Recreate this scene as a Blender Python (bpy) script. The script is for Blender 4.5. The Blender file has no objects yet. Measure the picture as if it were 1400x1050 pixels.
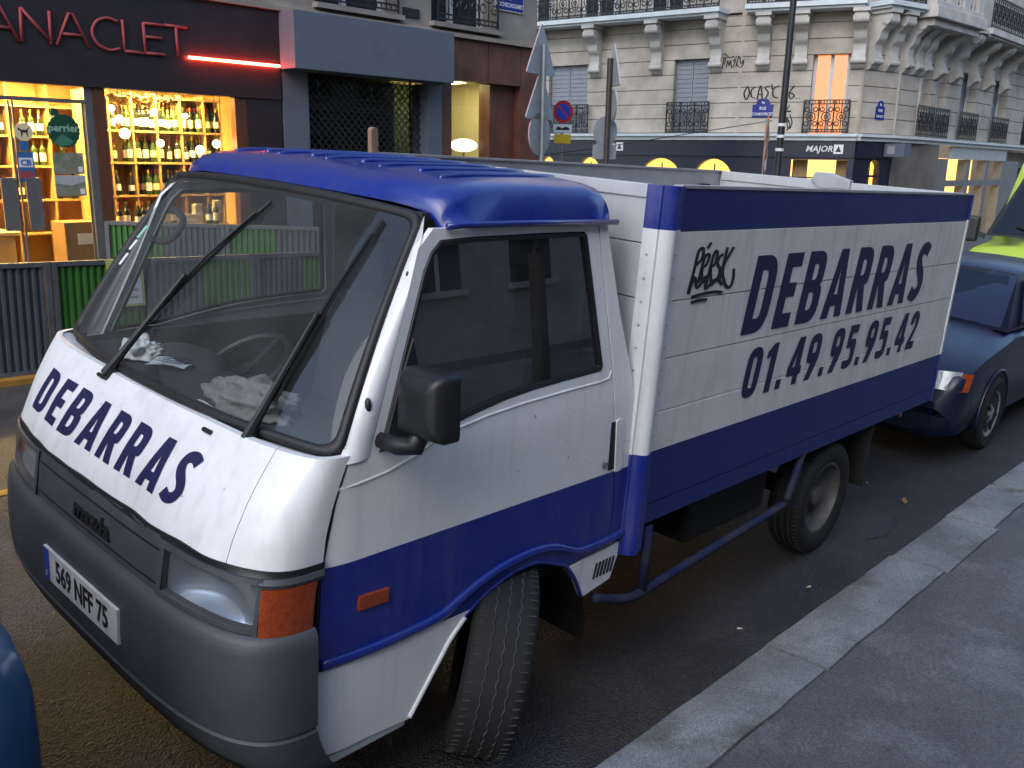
import bpy, bmesh, math, random
from math import sin, cos, pi, radians, sqrt
from mathutils import Vector, Matrix, geometry, noise
random.seed(7)
SC = bpy.context.scene
COL = SC.collection

# ------------------------------------------------------------------ camera, sky, sun, exposure
cam_d = bpy.data.cameras.new('camera')
cam_d.sensor_width = 36.0
cam_d.lens = 31.77
cam_d.clip_start = 0.05
cam_d.clip_end = 2000
cam = bpy.data.objects.new('camera', cam_d)
COL.objects.link(cam)
FW = Vector((0.7086, 0.66339, -0.24041)); RT = Vector((0.68635, -0.72708, 0.01668)); UPV = Vector((0.16373, 0.17682, 0.97053))
cam.matrix_world = Matrix(((RT.x, UPV.x, -FW.x, -0.9589), (RT.y, UPV.y, -FW.y, -2.6681), (RT.z, UPV.z, -FW.z, 1.8716), (0, 0, 0, 1)))
SC.camera = cam

world = bpy.data.worlds.new('World')
SC.world = world
world.use_nodes = True
wn = world.node_tree
bgn = wn.nodes['Background']
skyn = wn.nodes.new('ShaderNodeTexSky')
skyn.sky_type = 'NISHITA'
skyn.sun_disc = False
SUN_EL, SUN_AZ = radians(40), radians(254)
skyn.sun_elevation = SUN_EL
skyn.sun_rotation = SUN_AZ
skyn.air_density = 1.0
skyn.dust_density = 1.2
skyn.ozone_density = 1.6
wn.links.new(skyn.outputs[0], bgn.inputs[0])
bgn.inputs[1].default_value = 0.15

sun_d = bpy.data.lights.new('sun', 'SUN')
sun_d.energy = 0.7
sun_d.angle = radians(60)
sun_d.color = (1.0, 0.98, 0.96)
sun = bpy.data.objects.new('sun', sun_d)
COL.objects.link(sun)
sd = Vector((sin(SUN_AZ) * cos(SUN_EL), cos(SUN_AZ) * cos(SUN_EL), sin(SUN_EL)))
sun.rotation_euler = sd.to_track_quat('Z', 'Y').to_euler()
sun.location = (0, 0, 30)

SC.view_settings.view_transform = 'Standard'
SC.view_settings.look = 'None'
SC.view_settings.gamma = 1
SC.view_settings.exposure = 1.25
SC.cycles.use_denoising = True
try:
    SC.cycles.denoiser = 'OPENIMAGEDENOISE'
except Exception:
    pass
SC.cycles.max_bounces = 8
SC.cycles.transparent_max_bounces = 12
SC.cycles.glossy_bounces = 4
SC.cycles.caustics_reflective = False
SC.cycles.caustics_refractive = False
SC.cycles.sample_clamp_indirect = 4.0

# street frame: the road leans to the kerb and falls away to the rear of the parked truck
MT = Matrix(((0.99972, 0.0014, 0.02341, 0), (0.0, 0.99823, -0.05948, 0), (-0.02346, 0.05946, 0.99796, 0), (0, 0, 0, 1)))

# ------------------------------------------------------------------ materials
MATS = {}


def mat(name, col, rough=0.6, metal=0.0, n=None, amt=0.25, bump=0.0, bscale=None, spec=0.5, coat=0.0, trans=0.0, emis=None, estr=0.0, detail=6, col2=None, streak=False, rvar=0.0):
    if name in MATS:
        return MATS[name]
    m = bpy.data.materials.new(name)
    m.use_nodes = True
    nt = m.node_tree
    N = nt.nodes
    b = N['Principled BSDF']
    c = (col[0], col[1], col[2], 1)
    b.inputs['Base Color'].default_value = c
    b.inputs['Roughness'].default_value = rough
    b.inputs['Metallic'].default_value = metal
    b.inputs['Specular IOR Level'].default_value = spec
    b.inputs['Coat Weight'].default_value = coat
    b.inputs['Coat Roughness'].default_value = 0.08
    b.inputs['Transmission Weight'].default_value = trans
    if emis:
        b.inputs['Emission Color'].default_value = (*emis, 1)
        b.inputs['Emission Strength'].default_value = estr
    if n or bump:
        tc = N.new('ShaderNodeTexCoord')
        src = tc.outputs['Object']
        if streak:
            mp = N.new('ShaderNodeMapping')
            mp.inputs['Scale'].default_value = (1, 1, 0.15)
            nt.links.new(src, mp.inputs[0])
            src = mp.outputs[0]
    if n:
        t = N.new('ShaderNodeTexNoise')
        t.inputs['Scale'].default_value = n
        t.inputs['Detail'].default_value = detail
        t.inputs['Roughness'].default_value = 0.65
        nt.links.new(src, t.inputs['Vector'])
        r = N.new('ShaderNodeValToRGB')
        d = col2 or tuple(x * (1 - amt) for x in col)
        r.color_ramp.elements[0].position = 0.35
        r.color_ramp.elements[0].color = (*d, 1)
        r.color_ramp.elements[1].position = 0.68
        r.color_ramp.elements[1].color = c
        nt.links.new(t.outputs['Fac'], r.inputs[0])
        nt.links.new(r.outputs[0], b.inputs['Base Color'])
        if rvar:
            mr = N.new('ShaderNodeMapRange')
            mr.inputs['To Min'].default_value = min(1, rough + rvar)
            mr.inputs['To Max'].default_value = max(0.02, rough - rvar)
            nt.links.new(t.outputs['Fac'], mr.inputs[0])
            nt.links.new(mr.outputs[0], b.inputs['Roughness'])
    if bump:
        t2 = N.new('ShaderNodeTexNoise')
        t2.inputs['Scale'].default_value = bscale or (n or 10) * 4
        t2.inputs['Detail'].default_value = 4
        nt.links.new(tc.outputs['Object'], t2.inputs['Vector'])
        bp = N.new('ShaderNodeBump')
        bp.inputs['Strength'].default_value = 1.0
        bp.inputs['Distance'].default_value = bump
        nt.links.new(t2.outputs['Fac'], bp.inputs['Height'])
        nt.links.new(bp.outputs[0], b.inputs['Normal'])
    MATS[name] = m
    return m


def glow(name, col, strength):
    if name in MATS:
        return MATS[name]
    m = bpy.data.materials.new(name)
    m.use_nodes = True
    N = m.node_tree.nodes
    N.remove(N['Principled BSDF'])
    e = N.new('ShaderNodeEmission')
    e.inputs[0].default_value = (*col, 1)
    e.inputs[1].default_value = strength
    m.node_tree.links.new(e.outputs[0], N['Material Output'].inputs[0])
    MATS[name] = m
    return m


def pane(name, tint=(0.8, 0.85, 0.85), ior=1.5, rough=0.0, dirt=0.0):
    """a thin sheet of glass: clear body, mirror reflection by Fresnel, a little dust"""
    if name in MATS:
        return MATS[name]
    m = bpy.data.materials.new(name)
    m.use_nodes = True
    nt = m.node_tree
    N = nt.nodes
    N.remove(N['Principled BSDF'])
    tr = N.new('ShaderNodeBsdfTransparent')
    tr.inputs[0].default_value = (*tint, 1)
    gl = N.new('ShaderNodeBsdfGlossy')
    gl.inputs['Roughness'].default_value = rough
    gl.inputs['Color'].default_value = (0.9, 0.93, 0.95, 1)
    fr = N.new('ShaderNodeFresnel')
    gm = N.new('ShaderNodeNewGeometry')
    bf = N.new('ShaderNodeMapRange')          # same reflection from either side of the sheet
    bf.inputs['To Min'].default_value = ior
    bf.inputs['To Max'].default_value = 1 / ior
    nt.links.new(gm.outputs['Backfacing'], bf.inputs[0])
    nt.links.new(bf.outputs[0], fr.inputs[0])
    mx = N.new('ShaderNodeMixShader')
    nt.links.new(fr.outputs[0], mx.inputs[0])
    nt.links.new(tr.outputs[0], mx.inputs[1])
    nt.links.new(gl.outputs[0], mx.inputs[2])
    out = mx
    if dirt:
        df = N.new('ShaderNodeBsdfDiffuse')
        df.inputs[0].default_value = (0.35, 0.36, 0.37, 1)
        tx = N.new('ShaderNodeTexNoise')
        tx.inputs['Scale'].default_value = 6
        tx.inputs['Detail'].default_value = 8
        tc = N.new('ShaderNodeTexCoord')
        nt.links.new(tc.outputs['Object'], tx.inputs['Vector'])
        ml = N.new('ShaderNodeMath')
        ml.operation = 'MULTIPLY'
        ml.inputs[1].default_value = dirt
        nt.links.new(tx.outputs['Fac'], ml.inputs[0])
        m2 = N.new('ShaderNodeMixShader')
        nt.links.new(ml.outputs[0], m2.inputs[0])
        nt.links.new(mx.outputs[0], m2.inputs[1])
        nt.links.new(df.outputs[0], m2.inputs[2])
        out = m2
    nt.links.new(out.outputs[0], N['Material Output'].inputs[0])
    MATS[name] = m
    return m


def paint_bands(name, bands, rough=0.35, dirt=0.12, dirtcol=(0.2, 0.19, 0.17), wave=0.0, coat=0.3):
    """vehicle paint whose colour changes with height (real painted bands), grime and faint dents. bands: [(z_from, colour)]"""
    m = bpy.data.materials.new(name)
    m.use_nodes = True
    nt = m.node_tree
    N = nt.nodes
    L = nt.links.new
    b = N['Principled BSDF']
    tc = N.new('ShaderNodeTexCoord')
    col = None
    if len(bands) == 1:
        rgb = N.new('ShaderNodeRGB')
        rgb.outputs[0].default_value = (*bands[0][1], 1)
        col = rgb.outputs[0]
    else:
        sp = N.new('ShaderNodeSeparateXYZ')
        L(tc.outputs['Object'], sp.inputs[0])
        rp = N.new('ShaderNodeValToRGB')
        rp.color_ramp.interpolation = 'CONSTANT'
        mr = N.new('ShaderNodeMapRange')
        mr.inputs['From Min'].default_value = 0
        mr.inputs['From Max'].default_value = 2
        L(sp.outputs['Z'], mr.inputs[0])
        els = rp.color_ramp.elements
        while len(els) < len(bands):
            els.new(0.5)
        for e, (z, c) in zip(els, bands):
            e.position = max(0, z / 2)
            e.color = (*c, 1)
        L(mr.outputs[0], rp.inputs[0])
        col = rp.outputs[0]
    t = N.new('ShaderNodeTexNoise')
    t.inputs['Scale'].default_value = 5
    t.inputs['Detail'].default_value = 9
    t.inputs['Roughness'].default_value = 0.7
    L(tc.outputs['Object'], t.inputs['Vector'])
    r = N.new('ShaderNodeMapRange')
    r.inputs['From Min'].default_value = 0.45
    r.inputs['From Max'].default_value = 0.8
    r.inputs['To Max'].default_value = dirt
    L(t.outputs['Fac'], r.inputs[0])
    mx = N.new('ShaderNodeMix')
    mx.data_type = 'RGBA'
    L(r.outputs[0], mx.inputs['Factor'])
    L(col, mx.inputs['A'])
    mx.inputs['B'].default_value = (*dirtcol, 1)
    # rain streaks running down, and small chips
    mp = N.new('ShaderNodeMapping')
    mp.inputs['Scale'].default_value = (1, 1, 0.07)
    L(tc.outputs['Object'], mp.inputs[0])
    ts = N.new('ShaderNodeTexNoise')
    ts.inputs['Scale'].default_value = 26
    ts.inputs['Detail'].default_value = 6
    L(mp.outputs[0], ts.inputs['Vector'])
    rs = N.new('ShaderNodeMapRange')
    rs.inputs['From Min'].default_value = 0.5
    rs.inputs['From Max'].default_value = 0.78
    rs.inputs['To Max'].default_value = dirt * 0.9
    L(ts.outputs['Fac'], rs.inputs[0])
    mx2 = N.new('ShaderNodeMix')
    mx2.data_type = 'RGBA'
    L(rs.outputs[0], mx2.inputs['Factor'])
    L(mx.outputs['Result'], mx2.inputs['A'])
    mx2.inputs['B'].default_value = (*dirtcol, 1)
    tk = N.new('ShaderNodeTexNoise')
    tk.inputs['Scale'].default_value = 38
    tk.inputs['Detail'].default_value = 3
    L(tc.outputs['Object'], tk.inputs['Vector'])
    rk = N.new('ShaderNodeMapRange')
    rk.inputs['From Min'].default_value = 0.735
    rk.inputs['From Max'].default_value = 0.76
    rk.inputs['To Max'].default_value = 0.75
    L(tk.outputs['Fac'], rk.inputs[0])
    mx3 = N.new('ShaderNodeMix')
    mx3.data_type = 'RGBA'
    L(rk.outputs[0], mx3.inputs['Factor'])
    L(mx2.outputs['Result'], mx3.inputs['A'])
    mx3.inputs['B'].default_value = (0.07, 0.05, 0.04, 1)
    L(mx3.outputs['Result'], b.inputs['Base Color'])
    r2 = N.new('ShaderNodeMapRange')
    r2.inputs['To Min'].default_value = rough - 0.08
    r2.inputs['To Max'].default_value = rough + 0.2
    L(t.outputs['Fac'], r2.inputs[0])
    L(r2.outputs[0], b.inputs['Roughness'])
    b.inputs['Coat Weight'].default_value = coat
    b.inputs['Coat Roughness'].default_value = 0.15
    if wave:
        t2 = N.new('ShaderNodeTexNoise')
        t2.inputs['Scale'].default_value = 4.0
        t2.inputs['Detail'].default_value = 2
        L(tc.outputs['Object'], t2.inputs['Vector'])
        bp = N.new('ShaderNodeBump')
        bp.inputs['Distance'].default_value = wave
        L(t2.outputs['Fac'], bp.inputs['Height'])
        L(bp.outputs[0], b.inputs['Normal'])
        L(bp.outputs[0], b.inputs['Coat Normal'])
    MATS[name] = m
    return m


WHITE = (0.74, 0.75, 0.76)
BLUE = (0.003, 0.017, 0.21)
NAVY_INK = (0.008, 0.011, 0.07)
paint_bands('cab_paint', [(0, WHITE), (0.583, BLUE), (0.889, WHITE), (1.755, BLUE)], wave=0.004, dirt=0.15)
paint_bands('roof_paint', [(0, BLUE)], dirt=0.35, dirtcol=(0.05, 0.06, 0.1), wave=0.005, rough=0.24, coat=.6)
paint_bands('front_paint', [(0, WHITE)], wave=0.010, dirt=0.22, rough=0.3)
paint_bands('box_white', [(0, (0.67, 0.67, 0.655))], dirt=0.3, rough=0.45, wave=0.003, coat=0.1)
paint_bands('box_blue', [(0, (0.004, 0.014, 0.135))], dirt=0.2, dirtcol=(0.03, 0.03, 0.06), rough=0.45, coat=0.1)
paint_bands('trim_bands', [(0, BLUE), (0.933, (0.7, 0.71, 0.72)), (1.735, BLUE)], dirt=0.3, rough=0.35)
mat('alu', (0.45, 0.47, 0.5), 0.45, 0.35, n=8, amt=0.2)
mat('ink_blue', NAVY_INK, 0.5, n=30, amt=0.35)
mat('marker_black', (0.012, 0.012, 0.014), 0.6)
mat('bumper_plastic', (0.058, 0.064, 0.073), 0.52, n=4, amt=0.3, bump=0.001, bscale=260, rvar=0.1)
mat('grille_plastic', (0.062, 0.068, 0.076), 0.5, n=12, amt=0.3)
mat('black_plastic', (0.012, 0.012, 0.013), 0.45, n=20, amt=0.4)
mat('rubber', (0.014, 0.014, 0.015), 0.55, n=15, amt=0.4)
mat('tyre', (0.009, 0.009, 0.010), 0.8, n=30, amt=0.4, bump=0.001)
mat('dark_chassis', (0.008, 0.008, 0.008), 0.8, n=6, amt=0.5)
mat('rim_grey', (0.13, 0.125, 0.115), 0.6, 0.3, n=12, amt=0.5)
mat('worn_blue', (0.009, 0.014, 0.075), 0.75, n=14, col2=(0.035, 0.038, 0.05), spec=.2)
mat('interior_dark', (0.03, 0.03, 0.033), 0.8, n=12, amt=0.3)
mat('seat_cloth', (0.03, 0.032, 0.036), 0.9, n=60, amt=0.4)
mat('plate_white', (0.68, 0.68, 0.66), 0.4, n=12, amt=0.25)
mat('eu_blue', (0.01, 0.05, 0.35), 0.4)
mat('orange_lens', (0.36, 0.055, 0.008), 0.18, n=60, amt=0.35, bump=0.002, bscale=140, coat=0.6)
mat('chrome', (0.6, 0.62, 0.65), 0.15, 1.0)
mat('lamp_reflector', (0.70, 0.72, 0.74), 0.2, 0.85)
pane('windscreen_glass', (0.80, 0.84, 0.83), 1.55, dirt=0.09)
pane('side_glass', (0.30, 0.33, 0.33), 2.3, dirt=0.07)
pane('clear_lens', (0.86, 0.89, 0.9), 1.5, rough=0.04, dirt=0.07)
pane('shop_glass', (0.93, 0.94, 0.93), 1.45)
pane('car_glass', (0.30, 0.36, 0.38), 1.6)
mat('paper', (0.62, 0.64, 0.66), 0.8)
mat('grey_cloth', (0.24, 0.24, 0.23), 0.95, n=30, amt=0.35, bump=0.003, bscale=60)

# ------------------------------------------------------------------ mesh helpers


class MB:
    """collects faces for ONE mesh object"""

    def __init__(s):
        s.v = []
        s.f = []
        s.mi = []
        s.cur = 0

    def add(s, vs, fs):
        o = len(s.v)
        s.v += [tuple(p) for p in vs]
        s.f += [tuple(i + o for i in f) for f in fs]
        s.mi += [s.cur] * len(fs)
        return s

    def box(s, x0, x1, y0, y1, z0, z1):
        return s.add([(x0, y0, z0), (x1, y0, z0), (x1, y1, z0), (x0, y1, z0), (x0, y0, z1), (x1, y0, z1), (x1, y1, z1), (x0, y1, z1)],
                     [(0, 3, 2, 1), (4, 5, 6, 7), (0, 1, 5, 4), (1, 2, 6, 5), (2, 3, 7, 6), (3, 0, 4, 7)])

    def bar(s, a, b, w, h, up=(0, 0, 1)):
        a = Vector(a); b = Vector(b)
        d = (b - a).normalized(); up = Vector(up)
        r = d.cross(up)
        if r.length < 1e-4:
            r = d.cross(Vector((1, 0, 0)))
        r.normalize(); u = r.cross(d)
        r *= w / 2; u *= h / 2
        return s.add([a - r - u, a + r - u, a + r + u, a - r + u, b - r - u, b + r - u, b + r + u, b - r + u],
                     [(0, 1, 2, 3), (7, 6, 5, 4), (0, 4, 5, 1), (1, 5, 6, 2), (2, 6, 7, 3), (3, 7, 4, 0)])

    def tube(s, pts, r, n=8, cap=True, closed=False, flat=None):
        pts = [Vector(p) for p in pts]
        rs = r if isinstance(r, (list, tuple)) else [r] * len(pts)
        o = len(s.v); k = len(pts)
        prev = None
        for i, p in enumerate(pts):
            if closed:
                d = pts[(i + 1) % k] - pts[i - 1]
            else:
                d = pts[min(i + 1, k - 1)] - pts[max(i - 1, 0)]
            d.normalize()
            if prev is None:
                a = d.cross(Vector((0, 0, 1)))
                if a.length < 0.05:
                    a = d.cross(Vector((0, 1, 0)))
            else:
                a = prev - d * prev.dot(d)
            a.normalize(); prev = a
            c = d.cross(a)
            for j in range(n):
                t = 2 * pi * j / n
                q = a * cos(t) + c * sin(t)
                s.v.append(tuple(p + q * rs[i]))
        m = k if closed else k - 1
        for i in range(m):
            for j in range(n):
                a0 = o + i * n + j; a1 = o + i * n + (j + 1) % n
                b0 = o + ((i + 1) % k) * n + j; b1 = o + ((i + 1) % k) * n + (j + 1) % n
                s.f.append((a0, a1, b1, b0)); s.mi.append(s.cur)
        if cap and not closed:
            s.f.append(tuple(o + j for j in reversed(range(n)))); s.mi.append(s.cur)
            s.f.append(tuple(o + (k - 1) * n + j for j in range(n))); s.mi.append(s.cur)
        return s

    def grid(s, rows, closed=False):
        o = len(s.v); nr = len(rows); nc = len(rows[0])
        for r in rows:
            s.v += [tuple(p) for p in r]
        for i in range(nr - 1):
            for j in range(nc if closed else nc - 1):
                j2 = (j + 1) % nc
                s.f.append((o + i * nc + j, o + i * nc + j2, o + (i + 1) * nc + j2, o + (i + 1) * nc + j)); s.mi.append(s.cur)
        return s

    def lathe(s, prof, n=16, origin=(0, 0, 0), axis='z', cap=True):
        rows = []
        ox, oy, oz = origin
        for (r, h) in prof:
            row = []
            for j in range(n):
                t = 2 * pi * j / n
                if axis == 'z':
                    row.append((ox + r * cos(t), oy + r * sin(t), oz + h))
                elif axis == 'y':
                    row.append((ox + r * cos(t), oy + h, oz + r * sin(t)))
                else:
                    row.append((ox + h, oy + r * cos(t), oz + r * sin(t)))
            rows.append(row)
        o = len(s.v)
        s.grid(rows, True)
        if cap:
            s.f.append(tuple(o + j for j in reversed(range(n)))); s.mi.append(s.cur)
            e = o + (len(prof) - 1) * n
            s.f.append(tuple(e + j for j in range(n))); s.mi.append(s.cur)
        return s

    def poly(s, pts3):
        return s.add(pts3, [tuple(range(len(pts3)))])

    def prism(s, outline, fn, d0, d1, holes=()):
        """outline 2D (a,b); fn(a,b,d)->3D; solid between depths d0 and d1"""
        loops = [list(outline)] + [list(h) for h in holes]
        flat = [p for l in loops for p in l]
        tris = geometry.tessellate_polygon([[Vector((p[0], p[1], 0)) for p in l] for l in loops])
        n = len(flat); o = len(s.v)
        s.v += [tuple(fn(a, b, d0)) for a, b in flat] + [tuple(fn(a, b, d1)) for a, b in flat]
        for t in tris:
            s.f.append((o + t[0], o + t[1], o + t[2])); s.mi.append(s.cur)
            s.f.append((o + n + t[2], o + n + t[1], o + n + t[0])); s.mi.append(s.cur)
        k = 0
        for l in loops:
            m = len(l)
            for i in range(m):
                a = o + k + i; b = o + k + (i + 1) % m
                s.f.append((a, b, b + n, a + n)); s.mi.append(s.cur)
            k += m
        return s

    def sheet(s, outline, fn, holes=()):
        loops = [list(outline)] + [list(h) for h in holes]
        flat = [p for l in loops for p in l]
        tris = geometry.tessellate_polygon([[Vector((p[0], p[1], 0)) for p in l] for l in loops])
        return s.add([fn(a, b) for a, b in flat], [tuple(t) for t in tris])

    def sphere(s, c, r, n=10, m=6, sx=1, sy=1, sz=1):
        prof = [(max(1e-4, r * sin(pi * i / m)), -r * cos(pi * i / m)) for i in range(m + 1)]
        o = len(s.v)
        s.lathe(prof, n, (0, 0, 0), cap=False)
        for i in range(o, len(s.v)):
            x, y, z = s.v[i]
            s.v[i] = (c[0] + x * sx, c[1] + y * sy, c[2] + z * sz)
        return s

    def mesh(s, name, mats, smooth=False, bevel=0, normals=True):
        me = bpy.data.meshes.new(name)
        me.from_pydata(s.v, [], s.f)
        ml = mats if isinstance(mats, (list, tuple)) else [mats]
        for m in ml:
            me.materials.append(MATS[m] if isinstance(m, str) else m)
        if len(ml) > 1:
            me.polygons.foreach_set('material_index', s.mi)
        bm = bmesh.new()
        bm.from_mesh(me)
        if normals:
            bmesh.ops.recalc_face_normals(bm, faces=bm.faces)
        if bevel:
            bmesh.ops.bevel(bm, geom=[e for e in bm.edges if e.is_manifold and e.calc_face_angle(0) > 0.6], offset=bevel, segments=2, affect='EDGES', profile=0.6)
        bm.to_mesh(me)
        bm.free()
        if smooth:
            me.polygons.foreach_set('use_smooth', [True] * len(me.polygons))
            if smooth != 'all':
                try:
                    me.set_sharp_from_angle(angle=radians(smooth if smooth is not True else 40))
                except Exception:
                    pass
        return me

    def build(s, name, mats, parent=None, smooth=False, bevel=0, normals=True, M=None):
        me = s.mesh(name, mats, smooth, bevel, normals)
        return put(name, me, parent, M)


def put(name, me, parent=None, M=None):
    o = bpy.data.objects.new(name, me)
    COL.objects.link(o)
    if parent:
        o.parent = parent
    if M is not None:
        o.matrix_basis = M
    return o


def thing(name, label, cat, M=None, group=None):
    o = bpy.data.objects.new(name, None)
    o.empty_display_size = 0.2
    COL.objects.link(o)
    if M is not None:
        o.matrix_basis = M
    return tag(o, label, cat, group)


def tag(o, label, cat, group=None, kind=None):
    if label: o['label'] = label
    if cat: o['category'] = cat
    if group: o['group'] = group
    if kind: o['kind'] = kind
    return o


def struct(o):
    o['kind'] = 'structure'
    return o


def dup(root, M, label=None, group=None):
    c = root.copy()
    COL.objects.link(c)
    c.matrix_basis = M
    if label: c['label'] = label
    if group: c['group'] = group
    for ch in list(root.children):
        d = ch.copy(); COL.objects.link(d); d.parent = c
        for g in list(ch.children):
            e = g.copy(); COL.objects.link(e); e.parent = d
    return c


def T(x, y, z, rz=0.0, sc=1.0):
    return Matrix.Translation((x, y, z)) @ Matrix.Rotation(rz, 4, 'Z') @ Matrix.Scale(sc, 4)


def lerp(a, b, t):
    return a + (b - a) * t


def tab(t, x):
    if x <= t[0][0]: return t[0][1]
    for (a, u), (b, v) in zip(t, t[1:]):
        if x <= b:
            return lerp(u, v, (x - a) / (b - a))
    return t[-1][1]


def inset(poly, d):
    """moves a closed outline inwards by d"""
    n = len(poly)
    area = sum(poly[i][0] * poly[(i + 1) % n][1] - poly[(i + 1) % n][0] * poly[i][1] for i in range(n))
    sg = 1 if area > 0 else -1
    out = []
    for i in range(n):
        p0 = Vector(poly[i - 1]); p1 = Vector(poly[i]); p2 = Vector(poly[(i + 1) % n])
        a = (p1 - p0).normalized(); b = (p2 - p1).normalized()
        na = Vector((-a.y, a.x)) * sg; nb = Vector((-b.y, b.x)) * sg
        m = (na + nb)
        k = max(0.35, m.length_squared / 2)
        q = p1 + m * (d / k)
        out.append((q.x, q.y))
    return out


def rpoly(pts, seg=5):
    """polygon with rounded corners: (x, y, r)"""
    out = []
    n = len(pts)
    for i in range(n):
        p = pts[i]
        r = p[2] if len(p) > 2 else 0
        c = Vector(p[:2])
        if r <= 0:
            out.append((c.x, c.y)); continue
        a = (Vector(pts[i - 1][:2]) - c); b = (Vector(pts[(i + 1) % n][:2]) - c)
        la = min(r, a.length * 0.499); lb = min(r, b.length * 0.499)
        A = c + a.normalized() * la; B = c + b.normalized() * lb
        for k in range(seg + 1):
            t = k / seg
            q = A * (1 - t) ** 2 + c * 2 * t * (1 - t) + B * t * t
            out.append((q.x, q.y))
    return out


def catmull(pts, seg=6, closed=False):
    out = []
    n = len(pts)
    P = [Vector(p) for p in pts]
    for i in range(n if closed else n - 1):
        p0 = P[i - 1] if (i or closed) else P[0]
        p1 = P[i]; p2 = P[(i + 1) % n]
        p3 = P[(i + 2) % n] if (i + 2 < n or closed) else P[-1]
        for k in range(seg):
            t = k / seg
            out.append(0.5 * ((2 * p1) + (p2 - p0) * t + (2 * p0 - 5 * p1 + 4 * p2 - p3) * t * t + (3 * p1 - p0 - 3 * p2 + p3) * t ** 3))
    if not closed:
        out.append(P[-1])
    return out


def ribbon(pts, w):
    """outline of a stroke of width w along a 2D line"""
    P = [Vector(p) for p in pts]
    L = []; R = []
    for i, p in enumerate(P):
        d = P[min(i + 1, len(P) - 1)] - P[max(i - 1, 0)]
        d.normalize()
        n = Vector((-d.y, d.x)) * w / 2
        L.append(tuple(p + n)); R.append(tuple(p - n))
    return L + R[::-1]


# heavy condensed sign-writer's letters (unit height)
def _g():
    G = {}
    r = rpoly
    G['D'] = (.58, [r([(0, 0), (0, 1), (.58, 1, .34), (.58, 0, .34)]), r([(.21, .19), (.21, .81), (.37, .81, .14), (.37, .19, .14)])])
    G['E'] = (.45, [[(0, 0), (0, 1), (.45, 1), (.45, .81), (.21, .81), (.21, .6), (.42, .6), (.42, .41), (.21, .41), (.21, .19), (.45, .19), (.45, 0)]])
    G['B'] = (.56, [r([(0, 0), (0, 1), (.54, 1, .24), (.54, .56, .14), (.48, .52, 0), (.57, .47, .13), (.57, 0, .26)]), r([(.21, .6), (.21, .82), (.34, .82, .1), (.34, .6, .1)]), r([(.21, .18), (.21, .43), (.36, .43, .11), (.36, .18, .11)])])
    G['A'] = (.64, [[(0, 0), (.2, 1), (.45, 1), (.65, 0), (.43, 0), (.405, .17), (.245, .17), (.22, 0)], [(.27, .34), (.38, .34), (.325, .7)]])
    G['R'] = (.58, [r([(0, 0), (0, 1), (.55, 1, .26), (.55, .44, .2), (.43, .42, 0), (.59, 0, 0), (.365, 0, 0), (.22, .38, 0), (.21, .38, 0), (.21, 0, 0)]), r([(.21, .57), (.21, .81), (.34, .81, .1), (.34, .57, .1)])])
    G['S'] = (.5, [ribbon([tuple(p) for p in catmull([(.47, .83), (.32, .9), (.16, .86), (.11, .72), (.19, .58), (.33, .44), (.4, .29), (.33, .14), (.18, .1), (.02, .17)], 5)], .21)])
    G['0'] = (.52, [r([(0, 0, .3), (0, 1, .3), (.52, 1, .3), (.52, 0, .3)]), r([(.19, .19, .08), (.19, .81, .08), (.33, .81, .08), (.33, .19, .08)])])
    G['1'] = (.4, [[(.0, .70), (.0, .84), (.2, 1), (.36, 1), (.36, 0), (.15, 0), (.15, .76)]])
    G['2'] = (.5, [[(0.02, 0), (.02, .16), (.3, .58), (.31, .74), (.25, .82), (.19, .74), (.19, .66), (.0, .66), (.01, .82), (.1, .96), (.25, 1), (.41, .96), (.5, .83), (.5, .66), (.44, .5), (.26, .2), (.5, .2), (.5, 0)]])
    G['4'] = (.56, [[(0, .2), (0, .38), (.25, 1), (.48, 1), (.48, .38), (.56, .38), (.56, .2), (.48, .2), (.48, 0), (.28, 0), (.28, .2)], [(.17, .38), (.28, .38), (.28, .68)]])
    G['5'] = (.5, [r([(.05, 1), (.48, 1), (.48, .81), (.23, .81), (.22, .67), (.5, .68, .22), (.5, 0, .28), (0, 0, .16), (0, .2), (.3, .19, .1), (.3, .49, .1), (.04, .48)])])
    G['9'] = (.52, [r([(0, 1, .26), (.52, 1, .26), (.52, .45, .1), (.3, 0), (.06, 0), (.22, .38), (0, .38, .2)]), r([(.19, .58, .07), (.19, .82, .07), (.33, .82, .07), (.33, .58, .07)])])
    G['.'] = (.2, [[(0, 0), (0, .2), (.19, .2), (.19, 0)]])
    return G


GLY = _g()


def sign_letter(mb, ch, x, z, w, h, shear, fn, zcuts=None):
    """one letter as a flat sheet: lower-left corner (x,z), width scale w, height h"""
    gw, loops = GLY[ch]
    L = [[((x + (a * w + b * shear) * h), z + b * h) for a, b in lp] for lp in loops]
    if zcuts is None:
        mb.sheet(L[0], fn, L[1:])
        return gw * w * h
    bm = bmesh.new()
    t = MB().sheet(L[0], lambda a, b: (a, 0, b), L[1:])
    vs = [bm.verts.new(v) for v in t.v]
    for f in t.f:
        try:
            bm.faces.new([vs[i] for i in f])
        except ValueError:
            pass
    for k in range(1, zcuts):
        bmesh.ops.bisect_plane(bm, geom=bm.verts[:] + bm.edges[:] + bm.faces[:], plane_co=(0, 0, z + h * k / zcuts), plane_no=(0, 0, 1))
    bm.verts.index_update()
    mb.add([fn(v.co.x, v.co.z) for v in bm.verts], [tuple(v.index for v in f.verts) for f in bm.faces])
    bm.free()
    return gw * w * h


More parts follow.
